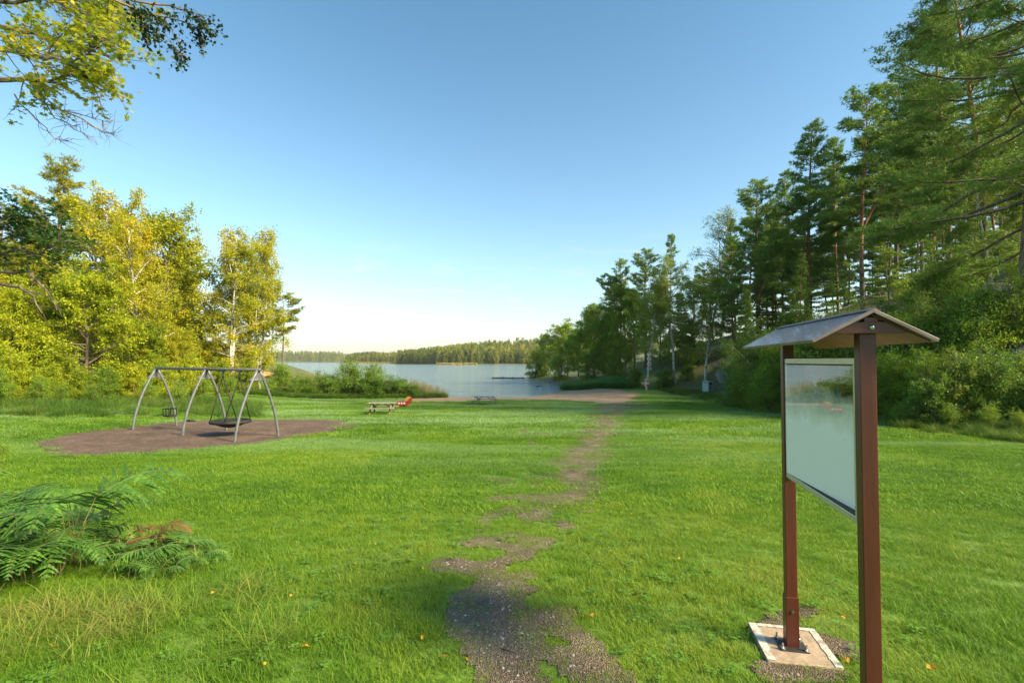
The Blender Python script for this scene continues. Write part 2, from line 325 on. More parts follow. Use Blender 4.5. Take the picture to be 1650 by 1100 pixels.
def barkmat(name, kind):
    m, t, o = mat(name); l = t.links.new; tc = N(t, 'ShaderNodeTexCoord').outputs['Object']
    p = N(t, 'ShaderNodeBsdfPrincipled'); p.inputs['Roughness'].default_value = .85
    if kind == 'birch':
        n = noise(t, 3.2, 5, .6, tc, (1, 1, 4.5)); r = ramp(t, [(.38, (.02, .018, .016)), (.46, (.38, .36, .32)), (.6, (.72, .70, .64)), (.8, (.55, .5, .44))], n.outputs[0])
    else:
        n = noise(t, 7, 6, .65, tc, (1, 1, .28))
        lo = ramp(t, [(.35, (.05, .038, .03)), (.55, (.16, .125, .10)), (.7, (.26, .21, .17))], n.outputs[0])
        if kind == 'pine':
            hi = ramp(t, [(.35, (.13, .055, .025)), (.55, (.33, .14, .06)), (.75, (.42, .21, .10))], n.outputs[0])
            s = N(t, 'ShaderNodeSeparateXYZ'); l(tc, s.inputs[0]); mr = N(t, 'ShaderNodeMapRange', i_1=4.5, i_2=9.5); l(s.outputs[2], mr.inputs[0])
            r = N(t, 'ShaderNodeMix', data_type='RGBA'); l(mr.outputs[0], r.inputs[0]); l(lo.outputs[0], r.inputs[6]); l(hi.outputs[0], r.inputs[7])
        else: r = lo
    l(r.outputs[2] if kind == 'pine' else r.outputs[0], p.inputs['Base Color'])
    bb = bump(t, n.outputs[0], .6, .03); l(bb.outputs[0], p.inputs['Normal']); l(p.outputs[0], o.inputs[0]); return m
M['bark_birch'] = barkmat('birch_bark', 'birch'); M['bark_pine'] = barkmat('pine_bark', 'pine'); M['bark'] = barkmat('grey_bark', 'grey')

# ------------------------------------------------------------------ ground, water
def graded(lo, hi, fine_lo, fine_hi, step, grow=1.12):
    c = list(np.arange(fine_lo, fine_hi + 1e-6, step)); s = step
    while c[-1] < hi: s *= grow; c.append(c[-1] + s)
    s = step
    while c[0] > lo: s *= grow; c.insert(0, c[0] - s)
    return np.array(c)
def sheet(xs, ys, zf, name, material, keep=None):
    X, Y = np.meshgrid(xs, ys); Z = zf(X, Y); nx, ny = len(xs), len(ys)
    V = np.stack([X, Y, Z], -1).reshape(-1, 3)
    I = np.arange(nx * ny).reshape(ny, nx)
    Fc = np.stack([I[:-1, :-1], I[:-1, 1:], I[1:, 1:], I[1:, :-1]], -1).reshape(-1, 4)
    if keep is not None:
        K = keep(X, Y); kk = (K[:-1, :-1] + K[:-1, 1:] + K[1:, 1:] + K[1:, :-1]).reshape(-1) / 4 > 0
        Fc = Fc[kk]; used, inv = np.unique(Fc, return_inverse=True); V = V[used]; Fc = inv.reshape(-1, 4)
    me = bpy.data.meshes.new(name); me.vertices.add(len(V)); me.vertices.foreach_set('co', V.astype(np.float32).ravel())
    me.loops.add(Fc.size); me.loops.foreach_set('vertex_index', Fc.astype(np.int32).ravel())
    me.polygons.add(len(Fc)); me.polygons.foreach_set('loop_start', np.arange(0, Fc.size, 4, dtype=np.int32)); me.polygons.foreach_set('loop_total', np.full(len(Fc), 4, np.int32))
    me.polygons.foreach_set('use_smooth', [True] * len(Fc)); me.materials.append(material); me.update(calc_edges=True)
    return link(name, me)
tag(sheet(graded(-3600, 3600, -42, 46, .4, 1.09), graded(-190, 4200, -1, 72, .4, 1.06), H, 'ground', M['ground']), kind='structure')
mb = MB(); mb.add([(-3590, 44, 0), (700, 44, 0), (700, 1700, 0), (-3590, 1700, 0)], [(0, 1, 2, 3)]); tag(mb.obj('lake_water', M['water']), kind='structure')

# bare ground: capsules (px, py, width px) along the path
PATH = [[(1003, 644, 60), (998, 655, 62), (985, 672, 50), (962, 695, 52), (940, 725, 62), (930, 748, 66), (938, 775, 60), (948, 800, 40)],
        [(925, 795, 30), (860, 828, 45)], [(845, 690, 8), (865, 730, 14)], [(780, 770, 30), (815, 774, 30)],
        [(715, 905, 60), (775, 915, 50), (840, 893, 40)], [(790, 915, 50), (805, 960, 75), (812, 1020, 98), (818, 1110, 120)], [(930, 1062, 90), (985, 1100, 90)], [(740, 1010, 30), (735, 960, 20)], [(905, 1010, 18), (880, 985, 30)],
        [(1240, 1000, 50), (1330, 1035, 60)], [(1245, 1075, 50), (1340, 1080, 40)], [(1590, 935, 50), (1640, 940, 40)], [(1250, 990, 40), (1300, 980, 30)]]
PW = []
for c in PATH:
    PW.append([(*gp(a, b)[:2], wd / 2) for a, b, wd in c])
PW = [[(x, y, wd * y / F * .86) for x, y, wd in c] for c in PW]
WEAK = [[(925, 745, 110), (900, 790, 170), (850, 840, 190), (810, 890, 150), (800, 960, 120), (815, 1100, 150)], [(955, 700, 90), (880, 700, 60)], [(900, 980, 50), (960, 1080, 130)], [(1000, 655, 90), (925, 750, 110)]]
WW = [[(*gp(a, b)[:2], wd / 2) for a, b, wd in c] for c in WEAK]
WW = [[(x, y, wd * y / F) for x, y, wd in c] for c in WW]
def pathm(x, y):
    m = np.full(np.shape(x), -9.)
    for c in PW:
        for (ax, ay, ar), (bx, by, br) in zip(c[:-1], c[1:]):
            d, t = seg_dist(x, y, ax, ay, bx, by); m = np.maximum(m, 1 - d / (ar + (br - ar) * t))
    m = m + (fbm(x * 2.4, y * 2.4, 21, 5) - .5) * 2.0 - .02
    wk = np.full(np.shape(x), -9.)
    for c in WW:
        for (ax, ay, ar), (bx, by, br) in zip(c[:-1], c[1:]):
            d, t = seg_dist(x, y, ax, ay, bx, by); wk = np.maximum(wk, 1 - d / (ar + (br - ar) * t))
    return np.maximum(m, np.minimum(wk, .40) - .62 + (fbm(x * 3.1, y * 3.1, 22, 4) - .5) * 1.7)
MUL = [gp(a, b)[:2] for a, b in [(48, 716), (95, 733), (130, 736), (190, 733), (300, 725), (380, 718), (450, 709), (520, 699), (568, 689), (583, 684), (560, 679), (500, 674), (440, 672), (370, 673), (290, 680), (200, 689), (110, 700)]]
def mulm(x, y): return poly_sd(x, y, MUL) + (fbm(x * 1.6, y * 1.6, 31, 3) - .5) * .6
BEACH = [(-10.5, 42.5), (-9.5, 56), (8.5, 60), (12.5, 56), (13.5, 51), (11.5, 44), (8.6, 37.5), (6.6, 37.8), (4.0, 41.5), (0, 41.6), (-4, 39.6), (-7.5, 38.6)]
def beachm(x, y): return poly_sd(x, y, BEACH) + (fbm(x * .9, y * .9, 41, 3) - .5) * 1.5
def soilz(x, y): return H(x, y) + .006 + .012 * (fbm(x * 5, y * 5, 51, 3) - .3)
tag(sheet(np.arange(-1.2, 3.2, .05), np.arange(1.4, 14, .05), soilz, 'path', M['path'], lambda x, y: pathm(x, y) + .3 + .5 * (fbm(x * 6, y * 6, 24, 2) - .5)), kind='structure')
tag(sheet(np.arange(-1.2, 12, .12), np.arange(14, 45, .12), soilz, 'path', M['path'], lambda x, y: pathm(x, y) + .3 + .5 * (fbm(x * 6, y * 6, 24, 2) - .5)), kind='structure')
tag(sheet(np.arange(-21, -4, .12), np.arange(12, 23, .12), lambda x, y: H(x, y) + .02 + .03 * (fbm(x * 2, y * 2, 52, 3) - .3), 'mulch_bed', M['mulch'], mulm), kind='structure')
tag(sheet(np.arange(-11, 15, .25), np.arange(36, 61, .25), lambda x, y: H(x, y) + .012, 'beach', M['sand'], beachm), kind='structure')

# ------------------------------------------------------------------ instancer for uncountable stuff
def instancer(name, pts, rot, scl, idx, protos, label, cat):
    col = bpy.data.collections.new(name + '_kinds')
    for i, me in enumerate(protos):
        o = bpy.data.objects.new('%s_kind_%02d' % (name, i), me); col.objects.link(o)
    me = bpy.data.meshes.new(name); me.vertices.add(len(pts)); me.vertices.foreach_set('co', pts.astype(np.float32).ravel())
    for nm, tp, dat in (('rot', 'FLOAT_VECTOR', rot), ('scl', 'FLOAT_VECTOR', scl), ('idx', 'INT', idx)):
        a = me.attributes.new(nm, tp, 'POINT'); a.data.foreach_set('vector' if tp == 'FLOAT_VECTOR' else 'value', np.ascontiguousarray(dat, np.float32 if tp != 'INT' else np.int32).ravel())
    o = link(name, me); g = bpy.data.node_groups.new(name, 'GeometryNodeTree')
    g.interface.new_socket('Geometry', in_out='INPUT', socket_type='NodeSocketGeometry'); g.interface.new_socket('Geometry', in_out='OUTPUT', socket_type='NodeSocketGeometry')
    i_ = N(g, 'NodeGroupInput'); o_ = N(g, 'NodeGroupOutput'); ip = N(g, 'GeometryNodeInstanceOnPoints'); ci = N(g, 'GeometryNodeCollectionInfo')
    ci.inputs[0].default_value = col; ci.inputs[1].default_value = True; ci.inputs[2].default_value = True
    ar = N(g, 'GeometryNodeInputNamedAttribute', data_type='FLOAT_VECTOR'); ar.inputs[0].default_value = 'rot'
    as_ = N(g, 'GeometryNodeInputNamedAttribute', data_type='FLOAT_VECTOR'); as_.inputs[0].default_value = 'scl'
    ai = N(g, 'GeometryNodeInputNamedAttribute', data_type='INT'); ai.inputs[0].default_value = 'idx'
    k = g.links.new; ip.inputs['Pick Instance'].default_value = True
    k(i_.outputs[0], ip.inputs['Points']); k(ci.outputs[0], ip.inputs['Instance']); k(ai.outputs[0], ip.inputs['Instance Index'])
    er = N(g, 'FunctionNodeEulerToRotation'); k(ar.outputs[0], er.inputs[0]); k(er.outputs[0], ip.inputs['Rotation']); k(as_.outputs[0], ip.inputs['Scale'])
    k(ip.outputs[0], o_.inputs[0]); md = o.modifiers.new('scatter', 'NODES'); md.node_group = g
    return tag(o, label, cat, kind='stuff')

def blades(rng, n, rad, h0, h1_, wd, lean=.5, curl=.4, segs=2, flat=0):
    """n curved tapering blades; returns faces with own vertices (quads + tip as degenerate-free tris made quads)"""
    a = rng.uniform(0, 2 * math.pi, n); r = rad * np.sqrt(rng.uniform(0, 1, n)); bx, by = r * np.cos(a), r * np.sin(a)
    hgt = rng.uniform(h0, h1_, n); az = rng.uniform(0, 2 * math.pi, n); ln = lean * rng.uniform(.1, 1, n); cu = curl * rng.uniform(.2, 1, n)
    side = az + math.pi / 2 + rng.normal(0, .4, n); sx_, sy_ = np.cos(side), np.sin(side); ww = wd * rng.uniform(.6, 1.2, n)
    def pt(s):
        o = hgt * (ln * s + cu * s * s); return np.stack([bx + np.cos(az) * o, by + np.sin(az) * o, hgt * s * (1 - .35 * (ln + cu) * s)], 1)
    P_ = [pt(s) for s in np.linspace(0, 1, segs + 1)]; W_ = [ww * q for q in np.linspace(1, .15, segs + 1) ** .7]; sv = np.stack([sx_, sy_, np.zeros(n)], 1)
    V = np.empty((n, 2 * (segs + 1), 3))
    for i in range(segs + 1):
        V[:, 2 * i] = P_[i] - sv * W_[i][:, None] / 2; V[:, 2 * i + 1] = P_[i] + sv * W_[i][:, None] / 2
    base = (np.arange(n) * 2 * (segs + 1))[:, None, None]
    fc = np.array([[2 * i, 2 * i + 1, 2 * i + 3, 2 * i + 2] for i in range(segs)])[None] + base
    return V.reshape(-1, 3), fc.reshape(-1, 4)
def vf_mesh(name, V, Fc, material):
    me = bpy.data.meshes.new(name); me.vertices.add(len(V)); me.vertices.foreach_set('co', V.astype(np.float32).ravel())
    k = Fc.shape[1]; me.loops.add(Fc.size); me.loops.foreach_set('vertex_index', Fc.astype(np.int32).ravel())
    me.polygons.add(len(Fc)); me.polygons.foreach_set('loop_start', np.arange(0, Fc.size, k, dtype=np.int32)); me.polygons.foreach_set('loop_total', np.full(len(Fc), k, np.int32))
    me.materials.append(material); me.update(calc_edges=True); return me
def blade_mesh(name, material, seed, *a, **k): return vf_mesh(name, *blades(np.random.default_rng(seed), *a, **k), material)

# lawn grass ---------------------------------------------------------
rng = np.random.default_rng(7)
SLAB = [(1.49, 3.10), (1.875, 3.02), (1.80, 2.64), (1.41, 2.71)]
def lawn_ok(x, y, soft=.25):
    pm = pathm(x, y); keep = rng.uniform(0, 1, x.shape) > sstep(-.45, 1.05, pm + .5 * (fbm(x * 7, y * 7, 23, 2) - .5)) * .985
    keep &= rng.uniform(-soft, soft, x.shape) > mulm(x, y)
    keep &= beachm(x, y) < rng.uniform(-.2, .6, x.shape)
    keep &= poly_sd(x, y, LAKE) < -.3
    keep &= poly_sd(x, y, WOOD) < rng.uniform(.5, 2.5, x.shape)
    sl = poly_sd(x, y, SLAB); sl = sl - rng.uniform(-.05, .01, x.shape) * 0
    keep &= sl < -.01
    return keep
def scatter(n, y0, y1, tl=-1.16, tr=1.16, pw=1.0):
    y = (y0 ** (pw + 1) + rng.uniform(0, 1, n) * (y1 ** (pw + 1) - y0 ** (pw + 1))) ** (1 / (pw + 1)); x = y * rng.uniform(tl, tr, n); return x, y
def lay(name, x, y, protos, smin, smax, label, cat, zs=None, sink=.004):
    k = len(x); z = H(x, y) - sink
    rot = np.stack([rng.normal(0, .05, k), rng.normal(0, .05, k), rng.uniform(0, 6.283, k)], 1); s = rng.uniform(smin, smax, k)
    if zs is not None: sz = s * zs
    else: sz = s
    return instancer(name, np.stack([x, y, z], 1), rot, np.stack([s, s, sz], 1), rng.integers(0, len(protos), k), protos, label, cat)
g_near = [blade_mesh('grass_tuft', M['lawn'], 10 + i, 50, .075, .018, .050, .0032, lean=.8, curl=.7) for i in range(5)]
g_mid = [blade_mesh('grass_tuft', M['lawn'], 20 + i, 180, .24, .022, .058, .007, lean=.8, curl=.7) for i in range(4)]
g_far = [blade_mesh('grass_tuft', M['lawn'], 30 + i, 260, .55, .035, .085, .017, lean=.7, curl=.6, segs=1) for i in range(4)]
def lawn_layer(n, y0, y1, protos, smin, smax, name, label):
    x, y = scatter(n, y0, y1); k = lawn_ok(x, y); x, y = x[k], y[k]
    zs = .55 + 1.0 * fbm(x * .9, y * .9, 61, 3) + .5 * (fbm(x * 3.5, y * 3.5, 62, 2) - .5)
    # trodden, shorter turf beside the path
    zs = zs * (1 - .5 * sstep(-1.2, 0, pathm(x, y)))
    lay(name, x, y, protos, smin, smax, label, 'grass', zs=zs)
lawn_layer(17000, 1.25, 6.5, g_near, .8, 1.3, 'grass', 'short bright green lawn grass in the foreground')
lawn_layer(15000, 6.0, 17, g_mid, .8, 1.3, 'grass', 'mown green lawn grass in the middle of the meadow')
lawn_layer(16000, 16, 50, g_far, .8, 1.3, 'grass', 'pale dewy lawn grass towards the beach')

# ------------------------------------------------------------------ trees
def unit(v): return v / (np.linalg.norm(v, axis=-1, keepdims=True) + 1e-9)
def leaf_quads(rng, pos, size, up=.35, hang=0.0, aspect=.62):
    n = len(pos); d = rng.normal(size=(n, 3)); d[:, 2] -= hang; d = unit(d)
    nr = rng.normal(size=(n, 3)); nr[:, 2] = np.abs(nr[:, 2]) + up * 2; sd = unit(np.cross(d, nr))
    l = (size * rng.uniform(.65, 1.25, n))[:, None]
    V = np.stack([pos, pos + d * l * .45 + sd * l * aspect / 2, pos + d * l, pos + d * l * .45 - sd * l * aspect / 2], 1)
    return V.reshape(-1, 3)
def needle_tris(rng, pos, dr, k, ln, wd):
    n = len(pos); p = np.repeat(pos, k, 0); d = np.repeat(dr, k, 0) * .55 + rng.normal(size=(n * k, 3)) * .62; d[:, 2] += .12; d = unit(d)
    sd = unit(np.cross(d, rng.normal(size=(n * k, 3)))); l = (ln * rng.uniform(.6, 1.2, n * k))[:, None]
    return np.stack([p - sd * wd / 2, p + sd * wd / 2, p + d * l], 1).reshape(-1, 3)
def curve_line(rng, p, d, L, n=5, wig=.12, up=0.0):
    pts = [np.array(p, float)]; d = np.array(d, float)
    for i in range(n):
        d = d + rng.normal(0, wig, 3); d[2] += up; d /= np.linalg.norm(d); pts.append(pts[-1] + d * L / n)
    return np.array(pts)
def along(pts, s):
    n = len(pts) - 1; f = min(s * n, n - 1e-4); i = int(f); return pts[i] + (pts[i + 1] - pts[i]) * (f - i), unit(pts[i + 1] - pts[i])

def pine_mesh(name, seed, Ht=22, r=.21, c0=.42, spread=3.6, leafm='pine', bark='bark_pine', gap=.25, dens=1.0, k=6, ln=.33, wd=.066, droop=0, cone=.5, fork=0, whorl=.55):
    rng = np.random.default_rng(seed); tb = MB(); T, D = [], []
    trunks = [curve_line(rng, (0, 0, -.6), (0, 0, 1), Ht * .99 + .6, 14, .018, .02)]
    if fork:
        b = along(trunks[0], .42)[0]; az = rng.uniform(0, 6.28)
        trunks.append(curve_line(rng, b, (math.cos(az) * .38, math.sin(az) * .38, 1), Ht * .5, 9, .05, .06))
    for ti, tr in enumerate(trunks):
        hh = tr[-1][2]; rr = r if ti == 0 else r * .6
        tb.tube(tr, np.linspace(1, .12, len(tr)) ** .8 * rr * (1 if ti else np.array([1.25] + [1] * (len(tr) - 1))), 9, 0)
        zs = Ht * c0 if ti == 0 else b[2] + Ht * .12
        # dead stubs below the crown
        for j in range(int(8 * (ti == 0))):
            p, _ = along(tr, rng.uniform(min(.22, c0), c0 + .05)); az = rng.uniform(0, 6.28)
            tb.tube(curve_line(rng, p, (math.cos(az), math.sin(az), rng.uniform(-.3, .3)), rng.uniform(.5, 1.8), 3, .15), [.025, .02, .014, .005], 3, 1)
        z = zs
        while z < hh - .25:
            t = (z - zs) / max(hh - zs, .1); nb = rng.integers(2, 5)
            prof = (min(1, t / .18 + .45)) * (1 - t) ** cone + .10
            a0 = rng.uniform(0, 6.28)
            for j in range(nb):
                if rng.uniform() < gap * (1 - t): continue
                az = a0 + j * 6.283 / nb + rng.normal(0, .35); Lb = spread * prof * rng.uniform(.55, 1.2) * (.75 if ti else 1)
                el = math.radians(-8 + 50 * t ** 1.5 - droop + rng.normal(0, 9)); p = along(tr, (z - tr[0][2]) / (hh - tr[0][2]))[0]
                br = curve_line(rng, p, (math.cos(az) * math.cos(el), math.sin(az) * math.cos(el), math.sin(el)), Lb, 6, .09, .05)
                tb.tube(br, np.linspace(1, .15, 7) * (.014 + .011 * Lb) * (r / .21) ** .5, 4, 1, cap=False)
                ns = int(4 + Lb * 4.0 * dens)
                for q in range(ns):
                    s = rng.uniform(.16, 1) ** .8; pp, dd = along(br, s); sg = rng.choice([-1, 1]); an = sg * math.radians(rng.uniform(20, 70))
                    d2 = np.array([dd[0] * math.cos(an) - dd[1] * math.sin(an), dd[0] * math.sin(an) + dd[1] * math.cos(an), dd[2] * .5 + rng.normal(.10, .12) - droop * .006])
                    l2 = (.35 + .42 * Lb * (1.15 - s)) * rng.uniform(.6, 1.1); d2 = unit(d2)
                    if l2 > .8: tb.tube(np.array([pp, pp + d2 * l2 * .6]), [.012, .005], 3, 0, cap=False)
                    nt_ = max(4, int(l2 * 9 * dens)); ss = rng.uniform(.2, 1, nt_)[:, None]
                    T.append(pp + d2 * l2 * ss + rng.normal(0, .10, (nt_, 3)) * np.array([1.5, 1.5, .55])); D.append(np.tile(d2, (nt_, 1)))
            z += whorl * rng.uniform(.7, 1.3) * (1.25 - .5 * t)
    T = np.concatenate(T); D = np.concatenate(D)
    return dict(trunk=tb.mesh(name + '_trunk', [M[bark], M['bark']], True), crown=np_mesh(name + '_needles', needle_tris(rng, T, D, k, ln, wd), 3, M[leafm]), h=Ht, n=len(T))

def decid_mesh(name, seed, Ht=14, r=.16, c0=.3, spread=3, nprim=26, nleaf=22000, leaf=.12, leafm='green', bark='bark', droop=.25, el0=20, el1=62, stems=1, lean=.03, twig=.75, shape=.8, gap=.15, wig=.12, hang=.3, up=.35, tubes=True):
    rng = np.random.default_rng(seed); tb = MB(); A, B_, W_ = [], [], []
    for st in range(stems):
        hs = Ht * (1 if st == 0 else rng.uniform(.72, .98)); az = rng.uniform(0, 6.28); la = lean * rng.uniform(.6, 1.4) + (.10 * min(st, 1) if stems > 1 else 0) + (.12 if stems > 3 and st else 0)
        tr = curve_line(rng, (rng.normal(0, .12) * (stems > 1), rng.normal(0, .12) * (stems > 1), -.4), (math.cos(az) * la, math.sin(az) * la, 1), hs * .97 + .4, 12, .035, .03)
        rr = r * (1 if st == 0 else .75); tb.tube(tr, np.linspace(1, .1, 13) ** .9 * rr * np.array([1.2] + [1] * 12), 8, 0)
        np_ = max(5, int(nprim / stems ** .6))
        for j in range(np_):
            t = (j + rng.uniform(0, 1)) / np_; zf = c0 + (1 - c0) * t * .97; p, dd = along(tr, zf)
            if rng.uniform() < gap: continue
            prof = math.sin(math.pi * (.14 + .80 * t ** shape)) ** .75; az = j * 2.4 + rng.normal(0, .4) + st; el = math.radians(min(84, el0 + (el1 - el0) * t + rng.normal(0, 10)))
            Lb = spread * prof * rng.uniform(.65, 1.15) / math.sqrt(stems ** .5) / max(.5, math.cos(el) ** .5)
            br = curve_line(rng, p, (math.cos(az) * math.cos(el), math.sin(az) * math.cos(el), math.sin(el)), Lb, 6, wig, .02 - droop * .12)
            tb.tube(br, np.linspace(1, .15, 7) * (.012 + .014 * Lb), 4, 0, cap=False)
            for q in range(int(3 + Lb * 2.2)):
                s = rng.uniform(.2, 1); pp, d1 = along(br, s); d2 = unit(d1 + rng.normal(0, .55, 3)); l2 = (.3 + Lb * .42 * (1.2 - s)) * rng.uniform(.6, 1.1)
                b2 = curve_line(rng, pp, d2, l2, 3, wig * 1.2, -droop * .15)
                if tubes: tb.tube(b2, np.linspace(1, .3, 4) * (.006 + .006 * l2), 3, 0, cap=False)
                m = int(3 + l2 * 4); w0 = rng.uniform(.35, 1.3)
                for u in range(m):
                    s2 = rng.uniform(.15, 1); p3, d3 = along(b2, s2); A.append(p3); B_.append(unit(d3 * .6 + rng.normal(0, .6, 3)) * twig * rng.uniform(.4, 1.1)); W_.append(w0)
    A = np.array(A); B_ = np.array(B_); W_ = np.array(W_); W_ /= W_.sum()
    ix = rng.choice(len(A), nleaf, p=W_); s = rng.uniform(.05, 1, nleaf)[:, None]
    pos = A[ix] + B_[ix] * s - np.array([0, 0, 1]) * droop * 1.3 * s * s * twig + rng.normal(0, .05 + leaf * .25, (nleaf, 3))
    pos[:, 2] = np.maximum(pos[:, 2], .05)
    return dict(trunk=tb.mesh(name + '_trunk', M[bark], True), crown=np_mesh(name + '_leaves', leaf_quads(rng, pos, leaf, up, hang), 4, M[leafm]), h=float(np.percentile(pos[:, 2], 99.9)), n=nleaf)

K = {}
for i in range(4):
    K['pine%d' % i] = pine_mesh('pine', 100 + i, Ht=22 + i, c0=[.42, .30, .48, .26][i], spread=[4.6, 4.1, 5.0, 3.9][i], cone=[.45, .65, .42, .8][i], fork=(i == 2), gap=.24, whorl=.72)
K['bigpine'] = pine_mesh('big_pine', 120, Ht=26, r=.26, c0=.2, spread=7.2, cone=.5, gap=.14, dens=1.1, k=7, ln=.26, wd=.042, whorl=.55, droop=6)
K['bigpine2'] = pine_mesh('big_pine', 121, Ht=25, r=.23, c0=.2, spread=6.0, cone=.55, gap=.16, dens=1.1, k=7, ln=.27, wd=.048, whorl=.55)
K['spruce0'] = pine_mesh('spruce', 130, Ht=17, r=.15, c0=.08, spread=2.9, cone=.95, gap=.05, dens=1.1, droop=14, bark='bark', whorl=.5)
K['spruce1'] = pine_mesh('spruce', 131, Ht=14, r=.13, c0=.12, spread=3.0, cone=.8, gap=.15, dens=1.0, droop=8, bark='bark', whorl=.55)
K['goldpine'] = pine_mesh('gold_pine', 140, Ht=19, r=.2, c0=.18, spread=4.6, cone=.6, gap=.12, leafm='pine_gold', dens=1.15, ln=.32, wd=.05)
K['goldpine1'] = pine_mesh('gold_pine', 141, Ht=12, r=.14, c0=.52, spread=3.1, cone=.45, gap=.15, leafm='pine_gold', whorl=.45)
K['birch0'] = decid_mesh('birch', 200, 17, .17, .22, 3.3, 42, 30000, .14, 'birch', 'bark_birch', droop=.55, el0=30, el1=68, hang=.8)
K['birch1'] = decid_mesh('birch', 201, 18, .15, .30, 2.9, 38, 22000, .13, 'birch', 'bark_birch', droop=.5, el0=35, el1=70, gap=.25, hang=.8)
K['birch2'] = decid_mesh('birch', 202, 17, .13, .34, 2.9, 34, 7500, .12, 'birch', 'bark_birch', droop=.4, el0=40, el1=72, gap=.2)
K['alder0'] = decid_mesh('alder', 210, 12, .15, .12, 3.4, 46, 34000, .16, 'green', 'bark', droop=.2, el0=10, el1=60)
K['alder1'] = decid_mesh('alder', 211, 10, .13, .06, 3.6, 42, 34000, .16, 'green', 'bark', droop=.3, el0=5, el1=55, stems=3)
K['willow'] = decid_mesh('willow', 212, 8, .11, .04, 3.5, 40, 30000, .14, 'birch', 'bark', droop=.5, el0=5, el1=50, stems=4)
K['gold0'] = decid_mesh('gold_birch', 220, 17, .18, .14, 4.0, 56, 44000, .17, 'yellow', 'bark_birch', droop=.35, el0=25, el1=66, gap=.12)
K['gold1'] = decid_mesh('gold_birch', 221, 15, .15, .16, 3.1, 46, 28000, .15, 'yellow', 'bark_birch', droop=.4, el0=30, el1=70, stems=2, gap=.12)
K['gold2'] = decid_mesh('gold_tree', 222, 13, .16, .10, 4.0, 56, 44000, .18, 'yellow', 'bark', droop=.2, el0=15, el1=60, gap=.12)
K['lime0'] = decid_mesh('lime_maple', 230, 11, .2, .08, 4.8, 64, 46000, .20, 'lime', 'bark', droop=.15, el0=5, el1=62, up=.8, gap=.05, shape=.7)
K['lime1'] = decid_mesh('lime_bush', 231, 5.5, .08, .04, 2.8, 40, 20000, .17, 'lime', 'bark', droop=.2, el0=5, el1=60, up=.6, stems=3)
K['bush0'] = decid_mesh('bush', 240, 4.2, .05, .03, 2.0, 34, 15000, .125, 'green', 'bark', droop=.15, el0=10, el1=65, stems=5, up=.6)
K['bush1'] = decid_mesh('bush', 241, 5.2, .06, .05, 1.8, 34, 14000, .11, 'birch', 'bark_birch', droop=.15, el0=25, el1=70, stems=4, up=.4, gap=.2)
K['bush2'] = decid_mesh('bush', 242, 3.0, .05, .02, 1.9, 30, 13000, .12, 'dark', 'bark', droop=.25, el0=5, el1=50, stems=5, up=.8)
K['bush3'] = decid_mesh('bush', 243, 2.2, .03, .02, 1.3, 20, 7000, .08, 'green', 'bark', droop=.15, el0=15, el1=60, stems=6, up=.5)

used_first = {}
def plant(kind, px, topy, d, name, label, cat, group=None, ws=1.0, rz=None, base=None, rnd=random.Random(5), x=None):
    k = K[kind]; x = (px - 825) / F * d if x is None else x; z = h1(x, d) if base is None else base
    top = EYE - (topy - HZ) / F * d; s = max(.15, (top - z) / k['h'])
    e_ = empty(name, (x, d, z), label, cat, group, rnd.uniform(0, 6.28) if rz is None else rz); e_.scale = (s * ws, s * ws, s)
    tn, cn = ('trunk', 'crown') if cat == 'tree' else ('stem', 'foliage')
    link(tn, k['trunk'], e_); link(cn, k['crown'], e_)
    return e_

